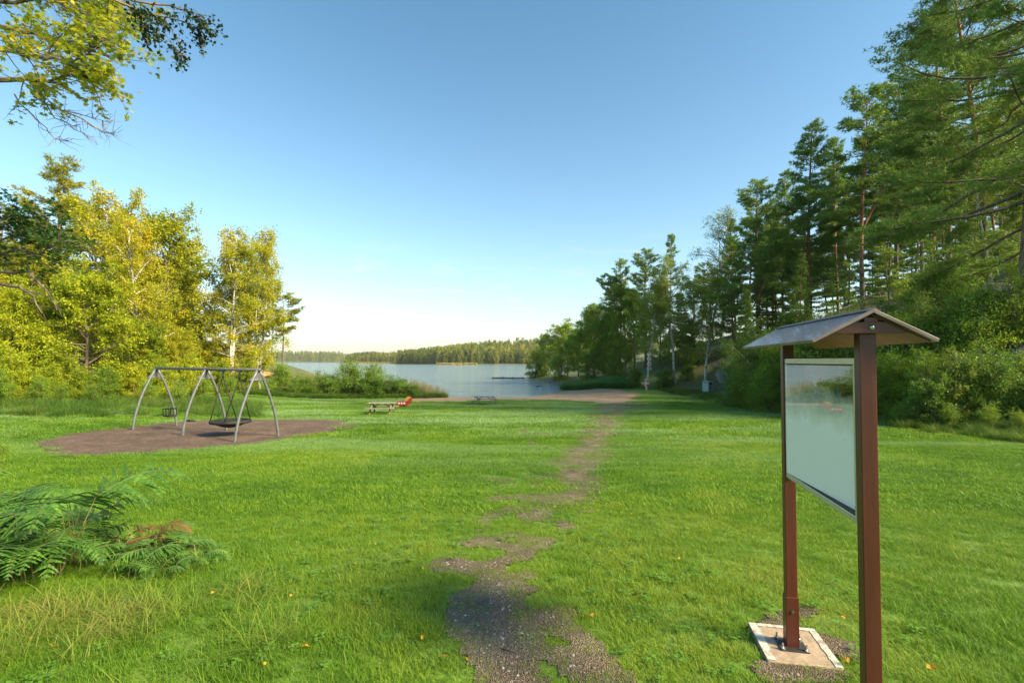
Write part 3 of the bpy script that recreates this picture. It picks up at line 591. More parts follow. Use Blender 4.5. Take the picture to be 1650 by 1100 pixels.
# ---- the wood on the right ----
RIGHT = [
 ('bigpine', 1646, -255, 21.5, 'pine_tree', 'huge near pine at the right edge with long sweeping branches', 1.0),
 ('bigpine2', 1590, -110, 28, 'pine_tree', 'tall pine just left of the huge pine at the right edge', 1.0),
 ('pine1', 1535, 12, 33, 'pine_tree', 'tall dark pine rising left of the two biggest pines', 1.05),
 ('pine2', 1392, 132, 39, 'pine_tree', 'tall pine with forked orange trunk high above the notice board roof', 1.1),
 ('pine0', 1448, 120, 43, 'pine_tree', 'tall pine right of the forked orange pine with sunlit tip', 1.0),
 ('pine3', 1304, 194, 47, 'pine_tree', 'pointed dense pine left of the forked orange pine', 1.15),
 ('pine0', 1222, 290, 54, 'pine_tree', 'pine with straight bare orange trunk above the left end of the board roof', 1.05),
 ('pine1', 1352, 215, 50, 'pine_tree', 'narrow pine between the pointed pine and the forked pine', .9),
 ('pine3', 1262, 272, 58, 'pine_tree', 'dark pine behind the pine with the straight bare trunk', 1.0),
 ('pine1', 1187, 350, 62, 'pine_tree', 'leftmost tall pine on the right hillside beside the bare topped birch', .95),
 ('pine0', 1490, 130, 40, 'pine_tree', 'pine in the hillside gap behind the tall dark pine', 1.0),
 ('pine0', 1042, 402, 66, 'pine_tree', 'round topped pine behind the birch with the ladder', 1.1),
 ('pine2', 1008, 424, 71, 'pine_tree', 'smaller pine standing left of the round topped pine', 1.0),
 ('pine1', 1078, 376, 66, 'pine_tree', 'thin pine with sparse top behind the white birch trunk', .7),
 ('birch2', 1140, 338, 60, 'birch_tree', 'tall birch with thin almost bare top against the sky', 1.2),
 ('birch1', 1088, 410, 56.5, 'birch_tree', 'slender birch with long straight white trunk at the wood edge', 1.2),
 ('birch1', 1041, 445, 56.2, 'birch_tree', 'birch whose lower trunk carries a red and white ladder', 1.25),
 ('birch0', 1136, 430, 54, 'birch_tree', 'thick trunked leaning birch beside the pale blue bin', 1.25),
 ('birch1', 1602, 210, 27, 'birch_tree', 'slim pale birch trunk on the slope near the right edge', 1.0),
 ('spruce1', 1546, 330, 27.5, 'spruce_tree', 'grey trunked spruce on the slope right of the board roof', 1.0),
 ('alder0', 958, 488, 78, 'alder_tree', 'tallest leafy tree at the left end of the far wood', 1.05),
 ('birch0', 905, 513, 97, 'birch_tree', 'loose birch at the tip of the wooded point', 1.7),
 ('alder1', 880, 538, 104, 'alder_tree', 'leafy tree leaning over the water at the wooded point', 1.0),
 ('willow', 862, 560, 103, 'willow_tree', 'lowest pale willow overhanging the water at the point', 1.2),
 ('alder0', 932, 530, 88, 'alder_tree', 'rounded leafy tree behind the bright strand grass', 1.25),
 ('alder1', 985, 500, 74, 'alder_tree', 'broad leafy tree left of the round topped pine', 1.1),
 ('alder0', 1022, 470, 68, 'alder_tree', 'leafy tree filling the gap below the round topped pine', 1.1),
 ('alder0', 1064, 462, 62, 'alder_tree', 'leafy tree between the ladder birch and the white birch', 1.0),
 ('birch0', 1112, 428, 61, 'birch_tree', 'leafy birch between the white birch and the leaning birch', 1.2),
 ('birch0', 1160, 420, 59, 'birch_tree', 'drooping birch right of the bare topped birch', 1.2),
 ('birch0', 885, 530, 99, 'birch_tree', 'pale birch second from the tip of the wooded point', 1.5),
 ('alder0', 915, 520, 92, 'alder_tree', 'full leafy tree in the middle of the wooded point', 1.3),
 ('alder0', 945, 505, 83, 'alder_tree', 'dark leafy tree right of the middle of the wooded point', 1.3),
 ('birch0', 975, 478, 76, 'birch_tree', 'tall leafy birch left of the smaller pine', 1.3),
 ('alder0', 1000, 452, 72, 'alder_tree', 'tall leafy tree under the smaller pine crown', 1.0),
 ('willow', 905, 572, 84, 'willow_tree', 'low willow on the bank above the water', 1.2),
 ('willow', 945, 568, 73, 'willow_tree', 'spreading willow directly behind the strand grass', 1.1),
 ('willow', 990, 560, 66, 'willow_tree', 'bushy willow at the right end of the strand grass', 1.0),
 ('alder1', 1110, 510, 60, 'alder_tree', 'dark leafy alder under the white birch', 1.0),
 ('spruce0', 1100, 470, 70, 'spruce_tree', 'dark spruce deep between the birches', 1.2),
 ('spruce0', 1185, 455, 58, 'spruce_tree', 'dark spruce behind the leaning birch', 1.3),
 ('spruce1', 1240, 430, 52, 'spruce_tree', 'low boughed spruce left of the pointed pine trunk', 1.2),
 ('spruce0', 1283, 400, 50, 'spruce_tree', 'spruce below the pointed dense pine', 1.2),
 ('spruce1', 1335, 385, 44, 'spruce_tree', 'spruce standing left of the forked pine trunk', 1.2),
 ('spruce1', 1437, 370, 38, 'spruce_tree', 'spruce in front of the mossy rock face', 1.1),
 ('spruce0', 1490, 330, 36, 'spruce_tree', 'slim spruce right of the rock face', .9),
 ('spruce0', 1575, 300, 33, 'spruce_tree', 'dark spruce below the tall pine branches', 1.2),
 ('spruce1', 1635, 320, 27, 'spruce_tree', 'dark spruce behind the huge pine trunk', 1.2),
]
for kd, px, ty, d, nm, lb, ws in RIGHT: plant(kd, px, ty, d, nm, lb, 'tree', 'trees of the wood on the right', ws)
rr = random.Random(11)
for i in range(46):      # trees deeper in the wood, seen only as gaps between trunks close up
    d = rr.uniform(40, 82); px = rr.uniform(1180 if d < 62 else 1010, 1700)
    ty = np.interp(px, [1000, 1100, 1200, 1300, 1400, 1500, 1600, 1700], [470, 450, 350, 280, 240, 200, 120, 60]) + rr.uniform(0, 130)
    kd = rr.choice(['pine0', 'pine1', 'pine2', 'pine3', 'spruce0', 'pine1', 'pine0'])
    plant(kd, px, ty, d, 'pine_tree', 'green conifer deeper in the wood on the right hillside', 'tree', 'conifers deeper in the right wood', rr.uniform(.85, 1.15))

EDGE = [
 ('bush1', 1206, 556, 36), ('bush1', 1222, 512, 32), ('bush0', 1262, 530, 30), ('bush0', 1308, 520, 27.5), ('bush1', 1350, 498, 27), ('bush1', 1392, 482, 25.5),
 ('bush0', 1440, 505, 23.5), ('bush1', 1478, 470, 24.5), ('bush1', 1526, 492, 23), ('bush0', 1572, 505, 21.5), ('bush1', 1615, 480, 22.5), ('bush0', 1655, 500, 20.5),
 ('bush0', 1212, 585, 32), ('bush0', 1240, 585, 28.5), ('bush3', 1192, 622, 33), ('bush3', 1215, 628, 29), ('bush0', 1290, 590, 25.5), ('bush0', 1340, 600, 24), ('bush0', 1430, 565, 21.5),
 ('bush0', 1475, 560, 20.3), ('bush2', 1505, 600, 19), ('bush1', 1530, 560, 20), ('bush2', 1555, 570, 19.2), ('bush2', 1600, 565, 18.6), ('bush0', 1640, 570, 19), ('bush2', 1665, 600, 17.8),
 ('bush3', 1450, 640, 19.6), ('bush3', 1530, 648, 18.2), ('bush3', 1590, 645, 17.6), ('bush3', 1640, 655, 16.9), ('bush2', 1075, 590, 56.5), ('bush2', 1110, 585, 57), ('bush0', 1022, 590, 58), ('bush3', 1060, 608, 55.6),
 ('bush1', 1200, 560, 50), ('bush2', 1168, 575, 58), ('bush0', 1212, 560, 42)]
EL = {'bush0': 'green leafy bush at the edge of the right wood', 'bush1': 'loose young birch bush at the edge of the right wood',
      'bush2': 'low dark leafy bush at the edge of the right wood', 'bush3': 'small green shrub at the foot of the right wood'}
EX = {1206: 'loose bush left of the board roof beside the grey boulder', 1222: 'tall loose bush under the left tip of the board roof', 1665: 'low dark bush cut by the right edge of the view',
      1022: 'rounded green bush left of the birch with the ladder', 1505: 'low dark bush right behind the near board post', 1640: None}
for kd, px, ty, d in EDGE:
    lb = EX.get(px); plant(kd, px, ty, d, 'bush', lb or EL[kd], 'bush', None if lb else 'bushes along the right wood: ' + kd.replace('bush0', 'leafy').replace('bush1', 'young birch').replace('bush2', 'dark').replace('bush3', 'small'))
for i in range(105):
    t = rr.uniform(0, 1); d = rr.uniform(18, 52); sx_ = 1.2 + rr.uniform(0, 9)
    x = float(np.interp(d, [18, 20, 34, 48, 52], [16, 15.4, 15.7, 18, 18.5])) + sx_
    if x / d > 1.12 or x / d < .47: continue
    kd = rr.choice(['bush0', 'bush1', 'bush2', 'bush3', 'bush1']); z = h1(x, d)
    ty = HZ - (z + rr.uniform(1.5, 4.2) - EYE) / d * F
    plant(kd, 0, ty, d, 'bush', 'leafy undergrowth bush on the slope between the trunks of the right wood', 'bush', 'undergrowth on the right slope', x=x)

# ---- the wood on the left ----
LEFT = [
 ('goldpine', 92, 262, 44, 'pine_tree', 'tall golden pine above the left wood', 1.1), ('goldpine', -20, 330, 40, 'pine_tree', 'pine cut by the left edge behind the dark maple branch', 1.0),
 ('gold0', 205, 290, 40, 'birch_tree', 'tallest golden birch right of the golden pine', 1.15), ('gold2', 250, 322, 44, 'birch_tree', 'golden birch with open wispy top', 1.1),
 ('gold0', 226, 345, 37, 'birch_tree', 'golden birch with a visible white trunk above the swings', .85), ('gold0', 150, 330, 47, 'birch_tree', 'golden birch between the pine and the tallest birch', 1.1),
 ('gold1', 372, 362, 46, 'birch_tree', 'slender two stemmed birch standing apart from the left wood', 1.15), ('gold1', 418, 364, 49, 'birch_tree', 'slender birch at the right end of the left wood', 1.0),
 ('gold1', 398, 440, 50, 'birch_tree', 'small birch at the foot of the slender birches', 1.3), ('gold2', 318, 545, 45, 'birch_tree', 'low golden tree between the wood and the slender birches', 1.0),
 ('lime0', 142, 418, 33, 'maple_tree', 'broad lime green maple in front of the left wood', 1.05), ('lime0', 18, 440, 30, 'maple_tree', 'lime green maple at the left edge', 1.0),
 ('lime0', 225, 500, 36, 'maple_tree', 'smaller lime green maple behind the swing frame', 1.0), ('gold2', 290, 520, 40, 'birch_tree', 'short golden tree right of the smaller maple', 1.0),
 ('gold2', 345, 540, 48, 'birch_tree', 'short yellow tree left of the slender birches', 1.1), ('gold2', 70, 370, 42, 'birch_tree', 'golden tree behind the broad lime maple', 1.1), ('gold2', 20, 400, 45, 'birch_tree', 'golden tree behind the left edge maple', 1.1),
 ('goldpine1', 437, 500, 84, 'pine_tree', 'left one of two small pines on the rocky point', 1.0), ('goldpine1', 456, 474, 80, 'pine_tree', 'right one of two small pines on the rocky point', 1.15),
 ('spruce1', 60, 520, 38, 'spruce_tree', 'dark young spruce inside the left wood', 1.0), ('spruce1', 180, 530, 39, 'spruce_tree', 'dark young spruce behind the broad lime maple', 1.0),
]
for kd, px, ty, d, nm, lb, ws in LEFT: plant(kd, px, ty, d, nm, lb, 'tree', 'trees of the wood on the left', ws)
for i, (kd, px, ty, d) in enumerate([('lime1', 20, 560, 27), ('lime1', 75, 580, 28.5), ('lime1', 130, 590, 29), ('bush3', 100, 612, 27.5), ('bush0', 170, 590, 30.5), ('lime1', 215, 585, 33), ('lime1', 265, 575, 34.5),
      ('lime1', 310, 565, 37), ('lime1', 350, 575, 41), ('bush0', 60, 604, 26.5), ('bush0', 5, 592, 25.5), ('bush3', 240, 605, 31.5), ('bush3', 330, 600, 36), ('bush3', 290, 604, 33), ('lime1', 395, 578, 45), ('bush3', 370, 602, 39), ('bush3', 150, 612, 28)]):
    plant(kd, px, ty, d, 'bush', {'lime1': 'yellow green bush below the trees of the left wood', 'bush0': 'rounded green bush in the shade below the left wood', 'bush3': 'low green shrub along the foot of the left wood'}[kd], 'bush',
          {'lime1': 'yellow green bushes of the left wood', 'bush0': 'green bushes of the left wood', 'bush3': 'low shrubs of the left wood'}[kd])
plant('bush3', -12, 690, 9.5, 'bush', 'small shrub at the left edge beside the wood chip bed', 'bush')
for i in range(14):
    d = rr.uniform(44, 60); px = rr.uniform(-40, 330); plant(rr.choice(['gold0', 'gold2', 'gold1', 'goldpine']), px, 400 + rr.uniform(-20, 90), d, 'birch_tree', 'golden tree deeper in the wood on the left', 'tree', 'trees deeper in the left wood')

# ---- shrubs on the shore ----
SH = [('bush0', 455, 584, 46.5, 'shore shrub nearest the swing frame'), ('bush3', 432, 606, 45, 'small shore shrub behind the swing frame corner'), ('bush2', 488, 602, 46.4, 'dark shore shrub second from the swing frame'), ('bush2', 522, 597, 47, 'dark shore shrub left of the tallest one'),
      ('bush0', 560, 579, 47, 'tallest rounded shore shrub'), ('bush0', 605, 584, 46.5, 'leafy shore shrub right of the tallest one'), ('bush2', 640, 604, 46.4, 'rightmost small shore shrub beside the reeds'), ('bush2', 583, 600, 45.8, 'low dark shrub in front of the tall shore shrubs'), ('bush3', 475, 612, 45, 'little shrub at the lawn edge before the reeds'),
      ('bush2', 540, 604, 45.6, 'low dark shrub at the foot of the tallest shore shrub'), ('bush2', 618, 603, 45.8, 'low shrub between the leafy shore shrub and the rightmost one'), ('bush3', 508, 608, 45.4, 'small round shrub at the lawn edge among the shore shrubs'), ('bush2', 664, 616, 46.8, 'lowest shrub hidden in the reeds at the right end')]
for kd, px, ty, d, lb in SH: plant(kd, px, ty, d, 'bush', lb, 'bush', 'shrubs on the lake shore', 1.25 if kd != 'bush0' else 1.0)

# ---- far wooded shores (one mass) ----
rng = np.random.default_rng(77)
def far_kind(seed, conif):
    r = np.random.default_rng(seed); n = 230; z = r.uniform(.08, 1, n) ** .9
    rad = (1 - z) * .28 + .02 if conif else .30 * np.sin(np.pi * (.1 + .85 * z)) ** .7
    a = r.uniform(0, 6.283, n); q = rad * np.sqrt(r.uniform(.2, 1, n)); pos = np.stack([q * np.cos(a), q * np.sin(a), z], 1)
    return np_mesh('far_tree', leaf_quads(r, pos, .085, .4, 0, .8), 4, M['farleaf'])
fk = [far_kind(1, True), far_kind(2, False), far_kind(3, True), far_kind(4, False)]
pts = []
for (t0, t1, y0, y1, n, dep) in [(-.62, .30, 552, 800, 3600, 90), (-.37, -.215, 828, 1000, 900, 60), (-.75, -.30, 1450, 1800, 1500, 200)]:
    yy = rng.uniform(y0, y1, n * 6); tt = rng.uniform(t0, t1, n * 6); xx = tt * yy; sl = -poly_sd(xx, yy, LAKE)
    k = (sl > 2) & (sl < dep * (1 + 2 * rng.uniform(0, 1, n * 6) ** 3)); pts.append(np.stack([xx[k], yy[k]], 1)[:n])
pts = np.concatenate(pts); zz = H(pts[:, 0], pts[:, 1]); sc = (8 + 10 * rng.uniform(0, 1, len(pts)) ** 1.3) * np.where(pts[:, 1] > 1300, 1.25, 1)
sc *= np.where((pts[:, 1] > 810) & (pts[:, 1] < 1100), .95, 1)
instancer('far_woodland', np.stack([pts[:, 0], pts[:, 1], zz - .5], 1), np.stack([0 * zz, 0 * zz, rng.uniform(0, 6.28, len(pts))], 1), np.stack([sc * rng.uniform(.6, 1.1, len(pts)), sc * rng.uniform(.6, 1.1, len(pts)), sc], 1), rng.integers(0, 4, len(pts)), fk,
          'far forest covering the opposite shore of the lake', 'forest')
# ---- grasses and reeds ----
tg = [blade_mesh('tall_grass_tuft', M['tallgrass'], 300 + i, 110, .30, .25, .75, .012, lean=.7, curl=.8, segs=3) for i in range(3)]
x, y = scatter(1500, 14, 36, -1.12, -.45); z = HZ + (EYE - H(x, y)) / y * F; pxx = x / y * F + 825
k = (z < 672) & (z > 628) & (pxx < 420) & (rng.uniform(0, 1, len(x)) < sstep(.36, .60, fbm(x * .25, y * .25, 71))) | (z < 642) & (pxx < 430)
lay('tall_grass', x[k], y[k], tg, .6, 1.15, 'tall unmown grass between the swings and the left wood', 'grass')
x = rng.uniform(14.6, 20.5, 1600); y = rng.uniform(14, 55, 1600); sw = poly_sd(x, y, WOOD); k = (sw > -.5) & (sw < 1.8)
lay('tall_grass', x[k], y[k], tg, .45, .85, 'tufted grass along the foot of the right wood', 'grass')
x = rng.uniform(-24, -6.5, 1800); y = rng.uniform(43, 48.5, 1800); k = (y > np.interp(x, [-24, -12, -8, -6.5], [42, 44.5, 46.4, 47.2]))
lay('tall_grass', x[k], y[k], tg, .7, 1.1, 'tall grass between the lawn and the shore shrubs', 'grass')
sg = [blade_mesh('strand_grass_tuft', M['strand'], 310 + i, 120, .35, .4, .95, .022, lean=.45, curl=.5) for i in range(2)]
x = rng.uniform(6.5, 15, 2600); y = rng.uniform(56, 67, 2600); c = poly_sd(x, y, [(6.4, 61), (9.2, 57.5), (13.6, 57.2), (14, 59), (13, 64), (7.6, 66)]); k = c > -.2
lay('strand_grass', x[k], y[k], sg, .8, 1.2, 'bright green strand grass where the beach meets the wood', 'grass')
rd = [blade_mesh('reed_tuft', M['reed'], 320 + i, 46, .35, 1.2, 2.1, .028, lean=.10, curl=.12) for i in range(3)]
x = rng.uniform(-26, -6.2, 2400); y = rng.uniform(47, 56, 2400); ye = np.interp(x, [-26, -14, -9, -6.5], [56, 51.5, 49.2, 47.8]); k = (y > ye - 1.2) & (rng.uniform(0, 1, 2400) < .34 * sstep(-6.2, -10, x) + .08) & (y < ye + .7 + 1.6 * (fbm(x * .5, y * .5, 81) - .2))
xk, yk = x[k], y[k]; instancer('reeds', np.stack([xk, yk, np.maximum(H(xk, yk), -.3)], 1), np.stack([rng.normal(0, .05, len(xk)), rng.normal(0, .05, len(xk)), rng.uniform(0, 6.28, len(xk))], 1), np.tile((rng.uniform(.6, 1.0, len(xk)) * (1 - .35 * sstep(-10, -6.5, xk)))[:, None], (1, 3)), rng.integers(0, 3, len(xk)), rd, 'beige reeds along the shore behind the shrubs', 'reeds')
rg = [blade_mesh('golden_reed_tuft', M['reedgold'], 330, 160, 3.0, 1.2, 2.6, .3, lean=.1, curl=.1)]
def reedstrip(px0, px1, d, dd, n):
    x = rng.uniform((px0 - 825) / F * d, (px1 - 825) / F * d, n); y = d + rng.uniform(0, dd, n)
    instancer('reeds', np.stack([x, y, 0 * x - .1], 1), np.stack([0 * x, 0 * x, rng.uniform(0, 6.28, n)], 1), np.ones((n, 3)), np.zeros(n, int), rg, 'golden reed bed in the lake off the %s far shore' % ('right' if px0 > 690 else 'left'), 'reeds')
reedstrip(703, 763, 505, 30, 110); reedstrip(558, 646, 790, 40, 200)
wd_ = []
M['weed'] = leafmat('small_weed_leaves', [(.1, (.08, .20, .02)), (.6, (.13, .28, .03)), (1, (.22, .34, .05))], .35, .45, 2)
for i in range(3):
    r_ = np.random.default_rng(i + 60); V = []
    for q in range(14):
        a = r_.uniform(0, 6.28); l = r_.uniform(.018, .045); b = np.array([r_.normal(0, .03), r_.normal(0, .03), r_.uniform(.025, .05)]); d = np.array([math.cos(a), math.sin(a), r_.uniform(-.2, .3)]); sd = np.array([-math.sin(a), math.cos(a), 0]); V += [b, b + d * l * .5 + sd * l * .38, b + d * l, b + d * l * .5 - sd * l * .38]
    wd_.append(np_mesh('weed', np.array(V), 4, M['weed']))
x, y = scatter(4200, 1.5, 9); k = (rng.uniform(0, 1, len(x)) < .6 * sstep(.48, .72, fbm(x * .9, y * .9, 97))) & (mulm(x, y) < 0) & (poly_sd(x, y, SLAB) < -.05) & (rng.uniform(0, 1, len(x)) > sstep(0, .6, pathm(x, y)) * .9)
lay('weeds', x[k], y[k], wd_, .4, .85, 'small broad leaved weeds and clover scattered through the lawn', 'weeds', sink=-.012)
# straw-coloured long grass in the left foreground
st = [blade_mesh('long_grass_tuft', M['strawgrass'], 340 + i, 26, .12, .08, .22, .0045, lean=1.1, curl=1.1, segs=4) for i in range(4)]
x, y = scatter(2300, 1.5, 5.2, -1.15, -.2); pxx = x / y * F + 825; pyy = HZ + (EYE - H(x, y)) / y * F
k = rng.uniform(0, 1, len(x)) < sstep(520, 250, pxx + (fbm(x * 2, y * 2, 91) - .5) * 260) * sstep(880, 960, pyy) * sstep(.42, .62, fbm(x * 1.3, y * 1.3, 92)) 
lay('long_grass', x[k], y[k], st, .6, 1.15, 'long bent grass with straw blades in the left foreground', 'grass')
x, y = scatter(500, 1.5, 6, .1, 1.12); k = (fbm(x * 1.5, y * 1.5, 95) > .60) & (poly_sd(x, y, SLAB) < -.12) & (pathm(x, y) < -.2)
lay('long_grass', x[k], y[k], st, .4, .75, 'scattered longer grass tufts in the right foreground', 'grass')

# ------------------------------------------------------------------ notice board
M['stain'] = simple('red_brown_stained_wood', (.060, .014, .009), (.115, .027, .016), 14, .38, .25, .003, (1, 1, .06))
M['stain_roof'] = simple('weathered_roof_board', (.10, .075, .075), (.19, .155, .155), 22, .42, .35, .002, (.25, 1, 1), coat=.25)
M['roof_under'] = simple('roof_underside_wood', (.06, .022, .014), (.10, .04, .024), 16, .6, .3, .003, (.1, 1, 1))
M['cap_felt'] = simple('dark_ridge_strip', (.06, .04, .045), (.12, .08, .085), 20, .5, .3, .002)
M['champagne'] = simple('champagne_aluminium', (.55, .52, .42), (.62, .59, .49), 30, .32, .05, .001, (1, 1, .05), metallic=.6)
M['steel'] = simple('bolt_steel', (.4, .4, .41), (.6, .6, .6), 60, .25, .1, .001, metallic=1)
M['rubber'] = simple('black_gasket', (.02, .02, .02), (.04, .04, .04), 30, .6, .1, .001)
def postermat():
    m, t, o = mat('pale_display_sheet'); l = t.links.new; p = N(t, 'ShaderNodeBsdfPrincipled'); tc = N(t, 'ShaderNodeTexCoord').outputs['Object']
    n = noise(t, 2.5, 4, .6, tc); s = N(t, 'ShaderNodeSeparateXYZ'); l(tc, s.inputs[0])
    r = ramp(t, [(.3, (.76, .78, .71)), (.7, (.84, .85, .78))], n.outputs[0]); l(r.outputs[0], p.inputs['Base Color']); p.inputs['Roughness'].default_value = .6; l(p.outputs[0], o.inputs[0]); return m
M['poster'] = postermat()
def panemat():
    """clear pane above, fogged with dew below: reflections fade downwards through roughness"""
    m, t, o = mat('dewy_acrylic_pane'); l = t.links.new; tc = N(t, 'ShaderNodeTexCoord').outputs['Object']; s = N(t, 'ShaderNodeSeparateXYZ'); l(tc, s.inputs[0])
    n = noise(t, 5, 4, .6, tc); a = N(t, 'ShaderNodeMath', operation='MULTIPLY_ADD', i_1=.22); l(n.outputs[0], a.inputs[0]); l(s.outputs[2], a.inputs[2])
    mr = N(t, 'ShaderNodeMapRange', i_1=1.46, i_2=1.66); l(a.outputs[0], mr.inputs[0])
    glo = N(t, 'ShaderNodeBsdfGlossy'); glo.inputs['Roughness'].default_value = .015; glo.inputs['Color'].default_value = (.95, .97, 1, 1)
    tr = N(t, 'ShaderNodeBsdfTransparent'); tr.inputs[0].default_value = (.93, .96, .93, 1)
    fr = N(t, 'ShaderNodeFresnel'); fr.inputs[0].default_value = 1.9; mf = N(t, 'ShaderNodeMath', operation='MULTIPLY', i_1=2.5, use_clamp=True); l(fr.outputs[0], mf.inputs[0])
    clear = N(t, 'ShaderNodeMixShader'); l(mf.outputs[0], clear.inputs[0]); l(tr.outputs[0], clear.inputs[1]); l(glo.outputs[0], clear.inputs[2])
    dif = N(t, 'ShaderNodeBsdfPrincipled'); dif.inputs['Base Color'].default_value = (.93, .92, .90, 1); dif.inputs['Roughness'].default_value = .3; dif.inputs['IOR'].default_value = 1.5
    fog = N(t, 'ShaderNodeMixShader'); fog.inputs[0].default_value = .95; l(tr.outputs[0], fog.inputs[1]); l(dif.outputs[0], fog.inputs[2])
    mx = N(t, 'ShaderNodeMixShader'); l(mr.outputs[0], mx.inputs[0]); l(fog.outputs[0], mx.inputs[1]); l(clear.outputs[0], mx.inputs[2]); l(mx.outputs[0], o.inputs[0]); return m
M['pane'] = panemat()
U = np.array([.204, .979, 0]); U /= np.linalg.norm(U); Vv = np.array([U[1], -U[0], 0]); Zz = np.array([0, 0, 1.])
BF = np.stack([Vv, U, Zz], 1)                 # local (v,u,z) -> world directions
pn = np.array([1.447, 1.982, 0]); pf = pn + U * .905
zb = h1(1.6, 2.8)                            # ground at the board
board = empty('notice_board', (float(pn[0]), float(pn[1]), zb), 'dark red wooden notice board with small gable roof and pale empty display', 'notice board')
board.rotation_euler = (0, 0, -math.atan2(U[0], U[1]))      # local y = along the board
Dz = EYE - zb                                 # eye above the base
LEN = .905
def zl(off): return Dz + off                  # height relative to the eye
for k, yb in enumerate((0, LEN)):
    mb = MB(); mb.box((0, yb, (zl(.125) + .10) / 2 + .02), (.060, .050, zl(.125) - .06), None); mb.obj('post', M['stain'], board, bevel=.003)
    mb = MB(); mb.box((0, yb, .165), (.069, .060, .29)); sh = mb.obj('post_shoe', M['stain'], board, bevel=.003)
    for sx_ in (-1, 1):
        for sy_ in (-1, 1):
            c = (sx_ * .062, yb + sy_ * .056, 0); mb = MB()
            mb.tube([(c[0], c[1], .022), (c[0], c[1], .060)], .0055, 8); mb.tube([(c[0], c[1], .027), (c[0], c[1], .036)], .012, 6); mb.obj('anchor_bolt', M['steel'], board)
    mb = MB(); mb.tube([(0, yb - .030, .23), (0, yb - .036, .23)], .009, 10); mb.obj('bolt', M['steel'], board)
    mb = MB(); mb.box((0, yb, .0245), (.150, .140, .005)); mb.obj('base_plate', M['rubber'], board, bevel=.001)
# roof
y0, y1, hr, he, hw = -.075, LEN + .10, .209, .087, .224
for sgn in (-1, 1):
    mb = MB(); th = .014; n = np.array([sgn * (hr - he), 0, hw]); n /= np.linalg.norm(n); n = n * th
    a = np.array([0, y0, zl(hr)]); b = np.array([sgn * hw, y0, zl(he)]); dy = np.array([0, y1 - y0, 0]); a = a + (b - a) * .004
    v = [a - n, b - n, b + dy - n, a + dy - n, a, b, b + dy, a + dy]
    v = [np.array([q[0], q[1], q[2] + (.0 if sgn < 0 else .0)]) for q in v]
    mb.add(v, [(0, 1, 2, 3), (4, 7, 6, 5), (0, 4, 5, 1), (1, 5, 6, 2), (2, 6, 7, 3), (3, 7, 4, 0)]); mb.obj('roof_panel', M['stain_roof'], board, bevel=.0015)
    mb = MB(); u0 = a - n * 1.15; u1 = b - n * 1.15 - (b - a) * .05; d2 = dy * .965
    o_ = np.array([0, .02, 0]); nn = n * .35
    mb.add([u0 + o_ - nn, u1 + o_ - nn, u1 + o_ + d2 - nn, u0 + o_ + d2 - nn, u0 + o_, u1 + o_, u1 + o_ + d2, u0 + o_ + d2], [(0, 1, 2, 3), (4, 7, 6, 5), (0, 4, 5, 1), (1, 5, 6, 2), (2, 6, 7, 3), (3, 7, 4, 0)]); mb.obj('roof_lining', M['roof_under'], board)
    mb = MB(); c = a + (b - a) * .10; nn = n * .35
    mb.add([a + nn * .3, c + nn * .3, c + dy + nn * .3, a + dy + nn * .3, a + nn * 1.2, c + nn * 1.2, c + dy + nn * 1.2, a + dy + nn * 1.2], [(0, 1, 2, 3), (4, 7, 6, 5), (0, 4, 5, 1), (1, 5, 6, 2), (2, 6, 7, 3), (3, 7, 4, 0)]); mb.obj('ridge_strip', M['cap_felt'], board)
# tie beams: trapezoids under the roof, outside each post
for yb, s in ((0, -1), (LEN, 1)):
    mb = MB(); ya, yc = yb + s * .0255, yb + s * .052; zt, zb_ = zl(.158), zl(.112)
    sl = (hr - he) / hw; xt = (hr - .018 - .158) / sl; xb = (hr - .018 - .112) / sl
    v = [(-xb, ya, zb_), (xb, ya, zb_), (xt, ya, zt), (-xt, ya, zt), (-xb, yc, zb_), (xb, yc, zb_), (xt, yc, zt), (-xt, yc, zt)]
    mb.add(v, [(0, 1, 2, 3), (7, 6, 5, 4), (0, 4, 5, 1), (1, 5, 6, 2), (2, 6, 7, 3), (3, 7, 4, 0)]); tb_ = mb.obj('tie_beam', M['stain'], board, bevel=.002)
    mb = MB(); mb.lathe([(0, .007), (.006, .006), (.010, .002), (.011, -.001)], k=14); b_ = mb.obj('carriage_bolt', M['steel'], tb_, smooth=True); b_.location = (0.004, yc, zl(.136)); b_.rotation_euler = (R(90) if s < 0 else R(-90), 0, 0)
mb = MB(); mb.box((0, LEN / 2, zl(.165)), (.045, LEN + .10, .022)); mb.obj('ridge_beam', M['stain'], board)
# display case between the posts
t_, bt = zl(.015), zl(-.675); f0, f1 = .0265, LEN - .0265; pw = .028
mb = MB()
def fr(y0_, y1_, z0_, z1_, th, x=0): mb.box((x, (y0_ + y1_) / 2, (z0_ + z1_) / 2), (th, y1_ - y0_, z1_ - z0_))
fr(f0, f1, t_ - pw, t_, .046); fr(f0, f1, bt, bt + pw, .046); fr(f0, f0 + pw, bt + pw, t_ - pw, .046); fr(f1 - pw, f1, bt + pw, t_ - pw, .046)
fo = mb.obj('display_frame', M['champagne'], board, bevel=.002)
mb = MB(); fr(f0 + .002, f1 - .002, t_ - .012, t_ - .008, .050); fr(f0 + .002, f1 - .002, bt + .008, bt + .012, .050)
fr(f1 - .012, f1 - .009, bt + .01, t_ - .01, .0505); fr(f0 + .009, f0 + .012, bt + .01, t_ - .01, .0505); mb.obj('frame_rib', M['champagne'], fo)
mb = MB(); g = .006
